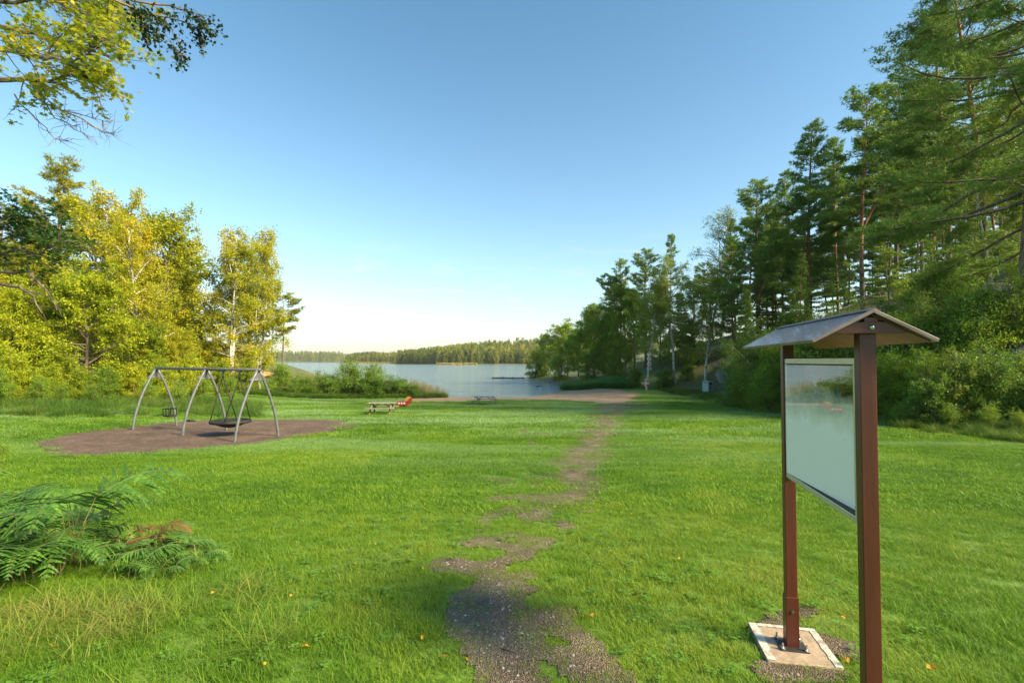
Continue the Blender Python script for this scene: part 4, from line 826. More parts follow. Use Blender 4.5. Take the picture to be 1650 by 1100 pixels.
for (a, b, c, d) in ((f0 + pw, f1 - pw, t_ - pw - g, t_ - pw), (f0 + pw, f1 - pw, bt + pw, bt + pw + g), (f0 + pw, f0 + pw + g, bt + pw + g, t_ - pw - g), (f1 - pw - g, f1 - pw, bt + pw + g, t_ - pw - g)): fr(a, b, c, d, .040)
mb.obj('gasket', M['rubber'], fo)
mb = MB(); mb.box((.0165, LEN / 2, (t_ + bt) / 2), (.006, f1 - f0 - 2 * pw - .014, t_ - bt - 2 * pw - .014)); mb.obj('display_sheet', M['poster'], board)
def PANE_FIX(o):
    a = R(3.0); c = Matrix.Translation((-.009, LEN / 2, 0)); o.data.transform(c @ Matrix.Rotation(a, 4, 'Z') @ c.inverted())
mb = MB(); mb.box((-.009, LEN / 2, (t_ + bt) / 2), (.002, f1 - f0 - 2 * pw - .014, t_ - bt - 2 * pw - .014)); pn_ = mb.obj('pane', M['pane'], board); PANE_FIX(pn_)
mb = MB(); mb.lathe([(.006, 0), (.006, .004), (0, .005)], k=10); lk = mb.obj('lock', M['rubber'], board); lk.location = (-.0245, f1 - .014, zl(-.22)); lk.rotation_euler = (0, R(-90), 0)
# small teal mark on the pane
M['teal'] = simple('teal_mark', (.03, .28, .27), (.05, .34, .32), 50, .4, .05, .001)
mb = MB(); q = [(.018, 0), (.026, .012), (.02, .04), (.010, .062), (-.006, .05), (-.012, .03), (-.014, .012), (-.006, -.004), (.008, -.006)]
n = len(q); yc, zc = .26, zl(-.165)
mb.add([(.0015, yc + a, zc + b) for a, b in q] + [(.0005, yc + a, zc + b) for a, b in q], [tuple(range(n)), tuple(range(2 * n - 1, n - 1, -1))] + [(i, i + n, (i + 1) % n + n, (i + 1) % n) for i in range(n)]); mb.obj('mark', M['teal'], board)
# concrete pads
M['concrete'] = simple('sandy_concrete', (.25, .185, .13), (.40, .31, .225), 26, .9, .6, .006, detail=8)
def whitewash():
    m, t, o = mat('worn_white_edge'); l = t.links.new; tc = N(t, 'ShaderNodeTexCoord').outputs['Object']; p = N(t, 'ShaderNodeBsdfPrincipled'); p.inputs['Roughness'].default_value = .85
    n = noise(t, 26, 6, .7, tc); r = ramp(t, [(.34, (.25, .20, .15)), (.48, (.44, .43, .39)), (.7, (.56, .56, .53))], n.outputs[0]); l(r.outputs[0], p.inputs['Base Color']); bb = bump(t, n.outputs[0], .4, .004); l(bb.outputs[0], p.inputs['Normal']); l(p.outputs[0], o.inputs[0]); return m
M['whitewash'] = whitewash()
for k, yb in enumerate((0, LEN)):
    c = pn + U * yb + Vv * .012 + U * .02
    e_ = empty('concrete_pad', (float(c[0]), float(c[1]), zb), ['square concrete pad hidden below the nearer board post', 'square sandy concrete pad with white edges under the farther board post'][k], 'concrete pad', rz=-math.atan2(U[0], U[1]))
    mb = MB(); mb.box((0, 0, -.045), (.385, .40, .13)); mb.obj('slab', M['concrete'], e_, bevel=.008)
    mb = MB()
    for (x0, x1, ya, yb2) in ((-.19, -.145, -.195, .196), (-.145, .188, .165, .197), (.150, .189, -.196, .165)):
        rg_ = np.random.default_rng(int(abs(x0) * 1000)); vert = (yb2 - ya) > (x1 - x0); m_ = 22
        sA = np.linspace(0, 1, m_); 
        if vert:
            inn = x1 if x0 < 0 else x0; outr = x0 if x0 < 0 else x1; A_ = [(outr, ya + (yb2 - ya) * s_) for s_ in sA]; B2 = [(inn + rg_.normal(0, .002), ya + (yb2 - ya) * s_) for s_ in sA]
        else: A_ = [(x0 + (x1 - x0) * s_, yb2) for s_ in sA]; B2 = [(x0 + (x1 - x0) * s_, ya + rg_.normal(0, .002)) for s_ in sA]
        mb.add([(a, b, .0235) for a, b in A_] + [(a, b, .0235) for a, b in B2], [(i, i + 1, i + 1 + m_, i + m_) for i in range(m_ - 1)])
    mb.obj('white_edge', M['whitewash'], e_)

# ------------------------------------------------------------------ swings
M['galv'] = simple('galvanised_steel', (.11, .125, .13), (.175, .195, .20), 9, .5, .15, .002, (1, 1, .5), metallic=.35)
M['darksteel'] = simple('dark_steel', (.10, .11, .12), (.16, .17, .18), 12, .5, .1, .002, metallic=.4)
M['rope'] = simple('black_rope', (.012, .012, .013), (.03, .03, .03), 60, .75, .5, .004)
D0 = 2.6; zg = EYE - D0
def fp(px, py): y = D0 * F / (py - HZ); return np.array([(px - 825) / F * y, y, 0.])
feet = [(fp(215.6, 691), fp(287.4, 684.7)), (fp(291, 701.8), fp(363.8, 694.4)), (fp(380, 711.4), fp(451, 703.8))]
cen = [(a + b) / 2 for a, b in feet]
bd = unit(cen[2] - cen[0]); nb = np.array([-bd[1], bd[0], 0.])
Lb = np.linalg.norm(cen[2] - cen[0]); s1 = float(np.dot(cen[1] - cen[0], bd))
sf = empty('swing_frame', (float(cen[0][0]), float(cen[0][1]), zg), 'galvanised swing frame with three arched leg pairs on the wood chip bed', 'swing frame', rz=math.atan2(bd[1], bd[0]))
HB = 2.32; SP = .74
for s in (0, s1, Lb):
    for sg in (-1, 1):
        pts = []
        for t in np.linspace(0, 1, 14):
            hgt = -.15 + (HB + .13) * t; w_ = SP * (1 - max(t, 0) ** 1.75) + .035; pts.append((s, sg * w_, hgt))
        mb = MB(); mb.tube(pts, .045, 12); mb.obj('leg', M['galv'], sf, smooth=True)
    mb = MB()
    w0, w1 = .04, .30; za, zb2 = HB - .02, HB - .34
    for off in (-.012, .012): pass
    v = [(-w0, za), (w0, za), (w1, zb2), (-w1, zb2)]
    mb.add([(s - .012, a, b) for a, b in v] + [(s + .012, a, b) for a, b in v], [(0, 1, 2, 3), (7, 6, 5, 4), (0, 4, 5, 1), (1, 5, 6, 2), (2, 6, 7, 3), (3, 7, 4, 0)]); mb.obj('gusset_plate', M['darksteel'], sf)
    mb = MB(); mb.tube([(s, -w1 - .02, zb2), (s, w1 + .02, zb2)], .028, 8); mb.obj('brace', M['galv'], sf, smooth=True)
mb = MB(); mb.tube([(-.08, 0, HB), (Lb + .10, 0, HB)], .05, 14); mb.obj('crossbar', M['darksteel'], sf, smooth=True)
# basket swing
c0 = cen[0] + bd * (s1 + (Lb - s1) * .50); bz = .52
bs = empty('basket_swing', (float(c0[0]), float(c0[1]), zg), 'round black net basket swing hanging from four ropes', 'swing', rz=math.atan2(bd[1], bd[0]))
mb = MB(); a = np.linspace(0, 2 * math.pi, 41)
mb.tube([(.60 * math.cos(q), .60 * math.sin(q), bz) for q in a], .055, 10, cap=False); mb.obj('rim', M['rope'], bs, smooth=True)
mb = MB()
for q in np.linspace(0, math.pi, 13)[:-1]:
    mb.tube([(.58 * s * math.cos(q), .58 * s * math.sin(q), bz - .20 * (1 - s * s)) for s in np.linspace(-1, 1, 13)], .012, 4)
for r_ in (.08, .16, .24, .32, .40, .48, .55): mb.tube([(r_ * math.cos(q), r_ * math.sin(q), bz - .20 * (1 - (r_ / .58) ** 2)) for q in a], .012, 4, cap=False)
mb.obj('net', M['rope'], bs)
mb = MB()
mb.lathe([(0.0, bz - .215), (.3, bz - .16), (.52, bz - .05), (.56, bz)], k=32); mb.obj('mat', M['rope'], bs, smooth=True)
for sx_ in (-1, 1):
    mb = MB(); mb.tube([(sx_ * .48, 0, HB - .05), (sx_ * .48, 0, HB - .26)], .03, 8); mb.box((sx_ * .48, 0, HB - .07), (.14, .10, .05)); mb.obj('hanger', M['darksteel'], bs)
    for sg in (-1, 1):
        mb = MB(); mb.tube([(sx_ * .48, 0, HB - .25), (sx_ * .40, sg * .46, bz + .03)], .019, 6); mb.obj('rope', M['rope'], bs, smooth=True)
# toddler swing and flat swing on chains
M['chain'] = simple('thin_chain_steel', (.25, .26, .26), (.4, .4, .4), 40, .4, .1, .001, metallic=.8)
def chain(mb, p, q):
    p, q = np.array(p, float), np.array(q, float); n = int(np.linalg.norm(q - p) / .06)
    for i in range(n):
        a, b = p + (q - p) * i / n, p + (q - p) * (i + .8) / n; mb.tube([a, b], .0045 if i % 2 else .003, 4)
c1 = cen[0] + bd * (s1 * .30)
ts = empty('toddler_swing', (float(c1[0]), float(c1[1]), zg), 'black toddler swing seat with safety bars on thin chains', 'swing', rz=math.atan2(bd[1], bd[0]))
mb = MB(); mb.box((0, 0, .50), (.42, .26, .05)); mb.obj('seat', M['rope'], ts, bevel=.02)
mb = MB()
for zz_ in (.78,):
    mb.tube([(-.22, -.14, zz_), (.22, -.14, zz_), (.22, .14, zz_), (-.22, .14, zz_), (-.22, -.14, zz_)], .022, 6)
for px_, py_ in ((-.22, -.14), (.22, -.14), (.22, .14), (-.22, .14), (0, -.14)): mb.tube([(px_, py_, .78), (px_ * .92, py_ * .85, .50)], .018, 6)
mb.obj('safety_cage', M['rope'], ts)
for sx_ in (-1, 1): mb = MB(); chain(mb, (sx_ * .22, 0, .78), (sx_ * .25, 0, HB - .05)); mb.obj('chain', M['chain'], ts)
c2 = cen[0] + bd * (s1 * .70)
fs = empty('flat_swing', (float(c2[0]), float(c2[1]), zg), 'flat black swing seat hanging low behind the middle legs', 'swing', rz=math.atan2(bd[1], bd[0]))
mb = MB(); mb.box((0, 0, .40), (.46, .20, .045)); mb.obj('seat', M['rope'], fs, bevel=.015)
for sx_ in (-1, 1): mb = MB(); chain(mb, (sx_ * .2, 0, .42), (sx_ * .22, 0, HB - .05)); mb.obj('chain', M['chain'], fs)

# ------------------------------------------------------------------ picnic tables
M['oldwood'] = simple('pale_weathered_wood', (.16, .155, .11), (.28, .27, .20), 5, .8, .4, .01, (.4, 8, 8))
M['greywood'] = simple('dark_grey_wood', (.13, .15, .15), (.24, .26, .26), 5, .7, .4, .01, (.4, 8, 8))
M['woodleg'] = simple('dull_frame_wood', (.14, .11, .07), (.22, .18, .12), 5, .8, .4, .01, (1, 1, .3))
def picnic(px, py, wpx, label, kind, rz):
    x, y, z = gp(px, py); Lw = wpx * y / F
    e_ = empty('picnic_table', (x, y, z), label, 'picnic table', rz=rz)
    wd = M['oldwood'] if kind == 0 else M['greywood']; lg = M['woodleg'] if kind == 0 else M['darksteel']; Lt = Lw
    mb = MB()
    for i in range(5): mb.box((0, -.30 + i * .15, .74), (Lt, .135, .045))
    mb.obj('table_top', wd, e_, bevel=.005)
    for sg in (-1, 1):
        mb = MB()
        for i in range(2): mb.box((0, sg * (.62 + i * .14), .45), (Lt * (1.0 if kind == 0 else .95), .125, .045))
        mb.obj('bench', wd, e_, bevel=.005)
    for sx_ in (-1, 1):
        xx_ = sx_ * Lt * .34
        for sg in (-1, 1):
            mb = MB(); a = np.array([xx_, sg * .22, .70]); b = np.array([xx_ + (sx_ * .10 if kind else 0), sg * .72, 0.0]); mb.tube([a, b], .045 if kind == 0 else .028, 4 if kind == 0 else 8); mb.obj('leg', lg, e_)
        mb = MB(); mb.box((xx_ + .05, 0, .41), (.05, 1.45, .09)); mb.box((xx_ + .05, 0, .69), (.05, .66, .06)); mb.obj('cross_beam', lg, e_)
        mb = MB(); mb.tube([(xx_, 0, .42), (xx_ * .25, 0, .70)], .028, 4); mb.obj('brace', lg, e_)
    e_.scale = (1, 1, .86)
    return e_
picnic(616, 667, 45, 'pale wooden picnic table on the grass before the shore shrubs', 0, R(3))
picnic(781, 652, 40, 'dark slender legged picnic table at the edge of the beach', 1, R(-14))

# ------------------------------------------------------------------ spring rider
M['redpaint'] = simple('red_painted_board', (.26, .018, .014), (.34, .028, .02), 9, .4, .1, .002)
M['yellowpaint'] = simple('yellow_painted_board', (.45, .22, .02), (.52, .27, .03), 9, .4, .1, .002)
M['whitepaint'] = simple('white_paint', (.6, .6, .58), (.72, .72, .70), 12, .5, .1, .002)
x, y, z = gp(652, 655.5); y -= 0
sr = empty('spring_rider', (x, y, z), 'red and yellow spring rider toy beside the pale picnic table', 'spring rider', rz=R(6)); sr.scale = (.82, .82, .82)
def plate(mb, poly, y0_, y1_):
    n = len(poly); mb.add([(a, y0_, b) for a, b in poly] + [(a, y1_, b) for a, b in poly], [tuple(range(n)), tuple(range(2 * n - 1, n - 1, -1))] + [(i, i + n, (i + 1) % n + n, (i + 1) % n) for i in range(n)])
for sg in (-1, 1):
    mb = MB(); plate(mb, [(-.62, .16), (.28, .14), (.50, .30), (.66, .68), (.60, .80), (.40, .72), (.30, .52), (-.05, .46), (-.58, .52), (-.66, .34)], sg * .20 - .015, sg * .20 + .015); sp_ = mb.obj('side_panel', M['redpaint'], sr, bevel=.006)
    if sg < 0:
        for xx_ in (-.42, -.2, .02):
            mb = MB(); plate(mb, [(xx_ - .07, .30), (xx_ + .07, .30), (xx_ + .07, .42), (xx_ - .07, .42)], -.22, -.216); mb.obj('white_mark', M['whitepaint'], sp_)
mb = MB(); plate(mb, [(.06, .50), (.30, .50), (.44, .74), (.56, .84), (.40, .90), (.20, .86), (.08, .72)], -.05, .05); mb.obj('head', M['yellowpaint'], sr, bevel=.01)
mb = MB(); mb.box((-.28, 0, .40), (.55, .37, .04)); mb.obj('seat', M['rope'], sr)
mb = MB(); mb.tube([(.16, -.24, .70), (.16, .24, .70)], .016, 8); mb.obj('handle', M['rope'], sr)
mb = MB(); mb.tube([(.10 * math.cos(q), .10 * math.sin(q), .0 + q / 44 * .36) for q in np.linspace(0, 44 * .5, 90)], .018, 6); mb.obj('spring', M['darksteel'], sr)

# ------------------------------------------------------------------ bin, life ring, ladder, rocks, jetty, stick
M['binpaint'] = simple('faded_blue_green_paint', (.22, .34, .33), (.34, .47, .45), 5, .5, .2, .003)
M['binside'] = simple('dull_green_panel', (.14, .22, .20), (.2, .3, .27), 5, .6, .2, .003)
x, y, z = gp(1140, 632)
wb = empty('waste_bin', (x, y, z), 'pale blue green box bin with lid at the foot of the leaning birch', 'waste bin', rz=R(28)); w_ = 13.5 * y / F / 1.25; hb = 17.5 * y / F
mb = MB(); mb.box((0, 0, hb / 2), (w_, w_, hb * .94)); mb.obj('body', M['binside'], wb, bevel=.03)
for sx_ in (-1, 1):
    for sy_ in (-1, 1): mb = MB(); mb.box((sx_ * w_ * .47, sy_ * w_ * .47, hb * .48), (w_ * .14, w_ * .14, hb * .96)); mb.obj('corner_post', M['binpaint'], wb, bevel=.01)
mb = MB(); mb.box((0, 0, hb), (w_ * 1.14, w_ * 1.14, .07)); mb.box((0, 0, hb + .05), (w_ * .9, w_ * .9, .04)); mb.obj('lid', M['binpaint'], wb, bevel=.01)
mb = MB(); mb.box((0, -w_ / 2 - .02, hb * .82), (w_ * .6, .03, .13)); mb.obj('dark_slot_plate', M['rope'], wb)  # solid black plate paints the dark inside of the slot
mb = MB(); mb.box((-w_ / 2 - .012, 0, hb * .45), (.025, w_ * .78, hb * .8)); mb.obj('door', M['binpaint'], wb, bevel=.004)

M['ringred'] = simple('life_ring_red', (.50, .045, .03), (.6, .06, .04), 8, .5, .1, .002)
dl = 55.3; p = P(1040, 617, dl)
lr_ = empty('life_ring_station', (float(p[0]), dl, h1(p[0], dl)), 'red and white life ring on a short post at the foot of the ladder birch', 'life ring'); zr = p[2] - h1(p[0], dl)
def torus_arc(mb, a0, a1, n, R_=.34, r_=.075): mb.tube([(R_ * math.cos(q), 0, zr + R_ * math.sin(q)) for q in np.linspace(a0, a1, n)], r_, 10, cap=True)
for k in range(4):
    mb = MB(); torus_arc(mb, k * math.pi / 2 + .25, (k + 1) * math.pi / 2 - .25, 9); mb.obj('ring_section', M['ringred'], lr_, smooth=True)
    mb = MB(); torus_arc(mb, k * math.pi / 2 - .25, k * math.pi / 2 + .25, 5, r_=.078); mb.obj('white_band', M['whitepaint'], lr_, smooth=True)
mb = MB(); mb.box((.12, .12, zr * .62), (.10, .08, zr * 1.5)); mb.box((.12, .07, zr), (.5, .02, .4)); mb.obj('post', M['whitepaint'], lr_, bevel=.01)
p0 = P(1046, 596, 55.5); p1 = P(1044.5, 560, 55.5)
ld = empty('ladder', (float(p0[0]), 55.5, float(p0[2])), 'red and white striped rescue ladder hanging high on the birch trunk', 'ladder'); hl = float(p1[2] - p0[2])
for sx_ in (-1, 1):
    for k in range(9):
        mb = MB(); mb.tube([(sx_ * .19, 0, hl * k / 9), (sx_ * .19, 0, hl * (k + 1) / 9 - .004)], .04, 8); mb.obj('rail', M['ringred'] if k % 2 else M['whitepaint'], ld)
for k in range(8): mb = MB(); mb.tube([(-.19, 0, hl * (k + .5) / 8), (.19, 0, hl * (k + .5) / 8)], .028, 6); mb.obj('rung', M['whitepaint'], ld)
mb = MB(); mb.tube([(.19, 0, hl), (.2, 0, hl + .25), (.4, 0, hl + .4), (.5, 0, hl + .2)], .025, 6); mb.obj('hook', M['whitepaint'], ld)

M['rock'] = simple('grey_granite', (.10, .095, .085), (.30, .28, .25), 1.6, .9, .8, .08, detail=9)
M['rockwarm'] = simple('warm_granite', (.26, .14, .06), (.44, .26, .12), .8, .9, .8, .08, detail=9)
def rock(px, py, wpx, hpx, d, label, m='rock', seed=0, grp=None, fl=1.0, z=None):
    x = (px - 825) / F * d; w_, hh = wpx / F * d, hpx / F * d; z = h1(x, d) if z is None else z
    rg_ = np.random.default_rng(seed); import bmesh
    bm = bmesh.new(); bmesh.ops.create_icosphere(bm, subdivisions=4, radius=1); ds = [unit(rg_.normal(size=3)) for _ in range(12)]; ks = rg_.uniform(.62, .9, 12)
    for v in bm.verts:
        c = np.array(v.co)
        for dd, kk in zip(ds, ks):
            q = c @ dd
            if q > kk: c = c - dd * (q - kk) * .88
        c = c * (1 + .10 * (float(fbm(c[0] * 2.3 + 9, c[1] * 2.3 + c[2] * 2, seed)) - .5)); v.co = c
    me = bpy.data.meshes.new('rock'); bm.to_mesh(me); bm.free(); me.polygons.foreach_set('use_smooth', [False] * len(me.polygons)); me.materials.append(M[m])
    o = link('rock', me, None, (x, d, z + hh * .25)); o.scale = (w_ / 2, w_ / 2 * fl, hh * .85); return tag(o, label, 'rock', grp)
rock(1175, 624, 44, 22, 51, 'large rounded grey boulder behind the pale bin', seed=3)
rock(868, 624, 11, 2.5, 70, 'flat dark stone alone in the water near the beach', seed=4, z=.0)
rock(893, 606, 14, 5, 87, 'grey shore stone at the foot of the wooded point', seed=5, z=.05); rock(906, 616, 9, 4, 76, 'small shore stone below the bank', seed=6, z=.05); rock(918, 624, 8, 3, 66, 'pale stone at the water edge before the strand grass', seed=7, z=.0)
rock(888, 615, 8, 3, 80, 'little stone in the water off the bank', seed=8, z=-.02)
rock(386, 592, 70, 26, 66, 'orange sunlit rock outcrop beneath the slender birches', 'rockwarm', 9); rock(350, 592, 54, 17, 62, 'lower orange rock left of the sunlit outcrop', 'rockwarm', 10); rock(420, 597, 46, 10, 68, 'flat orange rock sloping to the lake by the two small pines', 'rockwarm', 11)
for i, (px, d, w_, h_) in enumerate([(1462, 25.5, 70, 58), (1420, 30, 60, 50), (1500, 27, 60, 60), (1555, 24.5, 60, 50), (1385, 33, 50, 40), (1530, 29, 70, 60), (1610, 24, 60, 45)]):
    rock(px, 0, w_, h_, d, 'mossy grey crag rock on the slope among the right wood', 'rock', 20 + i, 'crag rocks of the right slope')
M['jetty'] = simple('dark_jetty_wood', (.05, .045, .04), (.11, .10, .085), 5, .8, .3, .01, (.3, 6, 6))
pa, pb = P(793, 610, 100), P(846, 610, 98)
jt = empty('jetty', (float(pa[0]), 100, 0), 'low dark wooden jetty reaching from the point into the lake', 'jetty'); jl = float(pb[0] - pa[0])
mb = MB()
for i in range(26): mb.box((jl * (i + .5) / 26, 0, .26), (jl / 26 * .9, 1.5, .05))
mb.obj('deck', M['jetty'], jt)
mb = MB(); mb.box((jl / 2, -.6, .18), (jl, .12, .12)); mb.box((jl / 2, .6, .18), (jl, .12, .12)); mb.obj('beam', M['jetty'], jt)
for i in range(4): mb = MB(); mb.tube([(jl * (i + .1) / 3.3, -.65, -1.2), (jl * (i + .1) / 3.3, -.65, .45)], .09, 8); mb.obj('pile', M['jetty'], jt)
x, y, z = gp(818, 1043); mb = MB(); mb.tube([(-.075, .035, .014), (-.02, .008, .018), (.03, -.016, .016), (.085, -.04, .013)], [.006, .008, .007, .005], 7); o = mb.obj('stick', M['rubber'], None, loc=(x, y, z)); tag(o, 'short dark stick lying on the gravelly path', 'stick'); o.scale = (.6, .6, .6)

# pebbles
pk = []
for i in range(3):
    mb = MB(); r_ = np.random.default_rng(i); v = []
    import bmesh
    bm = bmesh.new(); bmesh.ops.create_icosphere(bm, subdivisions=1, radius=1)
    for q in bm.verts: q.co = q.co * r_.uniform(.75, 1.15); q.co.z *= .55
    me = bpy.data.meshes.new('pebble'); bm.to_mesh(me); bm.free(); me.materials.append(None); pk.append(me)
def pebblemat():
    m, t, o = mat('pebbles'); l = t.links.new; oi = N(t, 'ShaderNodeObjectInfo'); p = N(t, 'ShaderNodeBsdfPrincipled'); p.inputs['Roughness'].default_value = .85
    r = ramp(t, [(0, (.09, .07, .05)), (.5, (.19, .15, .115)), (.85, (.24, .21, .18)), (1, (.36, .34, .31))], oi.outputs['Random']); l(r.outputs[0], p.inputs['Base Color']); l(p.outputs[0], o.inputs[0]); return m
pm_ = pebblemat()
for me in pk: me.materials[0] = pm_
x = rng.uniform(-1, 1.6, 30000); y = rng.uniform(1.6, 6.5, 30000); k = (rng.uniform(0, 1, 30000) < sstep(-.1, .6, pathm(x, y)) * .8) & (poly_sd(x, y, SLAB) < -.05); x, y = x[k], y[k]
s = .0025 + .011 * rng.uniform(0, 1, len(x)) ** 4
instancer('gravel', np.stack([x, y, soilz(x, y) + s * .1], 1), rng.uniform(0, 6.28, (len(x), 3)) * np.array([.05, .05, 1]), np.stack([s, s, s], 1), rng.integers(0, 3, len(x)), pk, 'small gravel stones on the worn path', 'gravel')

# ------------------------------------------------------------------ fallen leaves
M['fallen'] = leafmat('fallen_leaf_yellow', [(.2, (.4, .2, .02)), (.6, (.6, .36, .03)), (1, (.45, .16, .04))], .3, .5, 2)
for i, (px, py, s) in enumerate([(497, 1046, .026), (475, 965, .022), (432, 1078, .018), (98, 1046, .03), (350, 960, .024), (60, 1035, .022), (950, 996, .026), (1355, 1069, .026), (1490, 1082, .03), (1352, 998, .022), (683, 1032, .02), (684, 920, .022), (606, 882, .018), (575, 912, .02), (1015, 832, .02), (718, 1058, .02), (1092, 905, .018), (755, 1060, .018)]):
    x, y, z = gp(px, py); rg_ = np.random.default_rng(500 + i); n = 12; a = np.linspace(0, 2 * math.pi, n, endpoint=False); rr_ = s * (.75 + .25 * np.cos(a * 5 + i)) * np.array([1, 1])[0]
    q = np.stack([rr_ * np.cos(a), rr_ * np.sin(a) * .75, .006 * np.sin(a * 2 + i) + .004], 1); mb = MB(); mb.add(np.vstack([[[0, 0, 0]], q, [[s * 1.5, 0, .008]], [[s * 1.5, .002, .008]]]), [(0, 1 + j, 1 + (j + 1) % n) for j in range(n)] + [(1, n + 1, n + 2)])
    o = mb.obj('fallen_leaf', M['fallen'], None, loc=(x, y, z + .045 if not (690 < px < 840 and py > 900) else z + .02)); o.rotation_euler = (rg_.normal(0, .3), rg_.normal(0, .3), rg_.uniform(0, 6.28)); tag(o, 'small yellow fallen leaf lying on the grass', 'leaf', 'fallen leaves on the grass')

# ------------------------------------------------------------------ ferns in the left foreground
def fern_mesh(seed, nf, L0, m, spread=1.0):
    rg_ = np.random.default_rng(seed); V = []; st_ = MB()
    for f in range(nf):
        az = rg_.uniform(0, 6.28); L_ = L0 * rg_.uniform(.7, 1.15); stalk = L_ * rg_.uniform(.22, .55); out = rg_.uniform(.05, .35) * spread
        d = np.array([math.cos(az), math.sin(az), 0]); base = np.array([rg_.normal(0, .10) * spread, rg_.normal(0, .10) * spread, 0]); top = base + d * stalk * out + np.array([0, 0, stalk])
        st_.tube([base - [0, 0, .03], (base + top) / 2 + d * .01, top], [.005, .004, .003], 5)
        n = 17; bl = L_ * rg_.uniform(.6, .85); pitch = rg_.uniform(-.1, .75); side = np.array([-d[1], d[0], 0]); roll = rg_.normal(0, .25)
        p = top.copy(); prev = p.copy(); pts = [p.copy()]
        for i in range(n):
            t = i / (n - 1); an = pitch - 1.3 * t ** 1.3; dr = d * math.cos(an) + np.array([0, 0, 1]) * math.sin(an); p = p + dr * bl / n; pts.append(p.copy())
            pl = bl * .52 * (1 - t) ** .85 * (.7 + .3 * min(1, t * 6)) + .012
            for sg in (-1, 1):
                sd = unit(sg * side + dr * .42 + np.array([0, 0, roll * sg - .10])); nrm = unit(np.cross(dr, sd)) * sg; mq = max(3, int(pl / .026))
                jit = rg_.normal(0, .12, 3); sd = unit(sd + jit); pl *= rg_.uniform(.8, 1.1); m3 = max(4, int(pl / .014)); up_ = rg_.uniform(.12, .4); c0_ = None
                for j in range(m3 + 1):
                    s = j / m3; c = p + sd * pl * s + np.array([0, 0, 1]) * pl * (.10 * s - up_ * s * s); hw_ = (bl / n) * (.52 if j % 2 else .30) * (1 - s) ** .6 * (1.05 - .35 * t) + .0008
                    e_a, e_b = c - dr * hw_, c + dr * hw_ * 1.1
                    if c0_ is not None: V.append([c0_[0], c0_[1], e_b, e_a])
                    c0_ = (e_a, e_b)
        st_.tube(pts, np.linspace(.003, .0008, len(pts)), 4)
    return st_, np.array(V).reshape(-1, 3)
M['fernstalk'] = simple('fern_stalk', (.10, .12, .03), (.2, .14, .06), 20, .6, .1, .001)
FM = {}
for kx, (sd_i, nf, L0, m, sp) in {'a': (1, 17, .95, 'fern', 1.5), 'b': (2, 15, .85, 'fern', 1.4), 'c': (3, 12, .36, 'fern', 1.5), 'd': (4, 8, .34, 'fernbrown', 1.5), 'e': (5, 20, .55, 'fern', 1.6)}.items():
    s_, v_ = fern_mesh(sd_i, nf, L0, m, sp); FM[kx] = (s_.mesh('fern_stalks', M['fernstalk']), np_mesh('fern_fronds', v_, 4, M[m]))
for i, (px, py, kx, sc_, lb) in enumerate([(62, 925, 'a', 1.0, 'large green bracken fern in the left foreground'), (-30, 915, 'b', 1.0, 'bracken fern cut by the left edge of the view'), (128, 905, 'b', .9, 'bracken fern arching over the right side of the fern clump'), (20, 870, 'a', .85, 'bracken fern behind the large fern'),
      (110, 850, 'b', .75, 'bracken fern at the back of the clump with upright tips'), (-60, 850, 'a', .8, 'shaded fern behind the left edge fern'), (270, 915, 'e', .72, 'low dark fern standing apart right of the bracken clump'), (305, 905, 'c', .85, 'small low fern right of the low dark fern'), (240, 895, 'c', .95, 'small fern between the bracken clump and the low dark fern'),
      (226, 890, 'd', 1.2, 'withered reddish fern beside the low dark fern'), (205, 870, 'c', .8, 'small fern sprig behind the withered fern'), (235, 930, 'c', .8, 'small fern in front of the withered fern')]):
    x, y, z = gp(px, py); e_ = empty('fern', (x, y, z), lb, 'fern', rz=i * 1.7); e_.scale = (sc_, sc_, sc_)
    link('stalks', FM[kx][0], e_); link('fronds', FM[kx][1], e_)

# ------------------------------------------------------------------ overhanging trees top left
def maple_leaves(rg_, pos, size, up=1.2):
    n = len(pos); a = [0, .30, .62, .95, 1.25, 1.75, 2.2, 2.75]; r_ = [1, .48, .86, .42, .70, .34, .42, .12]
    an = np.array([-q for q in a[::-1]] + a[1:]); rd_ = np.array(r_[::-1] + r_[1:]); k = len(an)
    nr = rg_.normal(size=(n, 3)) * .55; nr[:, 2] += up; nr = unit(nr); d = rg_.normal(size=(n, 3)); d = unit(d - nr * (d * nr).sum(1, keepdims=True)); sd = np.cross(nr, d)
    l = (size * rg_.uniform(.6, 1.2, n))[:, None, None]
    V = pos[:, None] + l * (rd_[None, :, None] * (np.cos(an)[None, :, None] * d[:, None] + np.sin(an)[None, :, None] * sd[:, None])); V[:, :, 2] -= (l[:, :, 0] * rd_[None] ** 2 * .15)
    return V.reshape(-1, 3), k
M['mapleleaf'] = leafmat('maple_leaves', [(.1, (.08, .17, .015)), (.45, (.22, .32, .02)), (.75, (.46, .44, .025)), (1, (.60, .38, .03))], .45, .5, .8)  # upper boughs: golden sunlight is put into the leaf colour
M['mapledark'] = leafmat('shade_tinted_maple_leaves', [(.1, (.02, .08, .015)), (.7, (.05, .14, .02)), (1, (.11, .2, .03))], .4, .5, .8)  # lower boughs: same leaves with shade painted in as darker green
mt = empty('maple_tree', (-16, 5.5, h1(-16, 5.5)), 'big maple whose golden branches hang into the top left corner', 'tree')
def Lc(px, py, d): return P(px - 12 * (py < 250), py - (26 if py < 250 else 0), d) - np.array([-16, 5.5, h1(-16, 5.5)])
zc = h1(-16, 5.5); mb = MB()
mb.tube([(0, 0, -.3), (.1, 0, 3), (0, .1, 6), (.3, .2, 9), (.2, .1, 12), (.1, 0, 14)], [.42, .34, .30, .24, .14, .05], 12); mb.obj('trunk', M['bark'], mt, smooth=True)
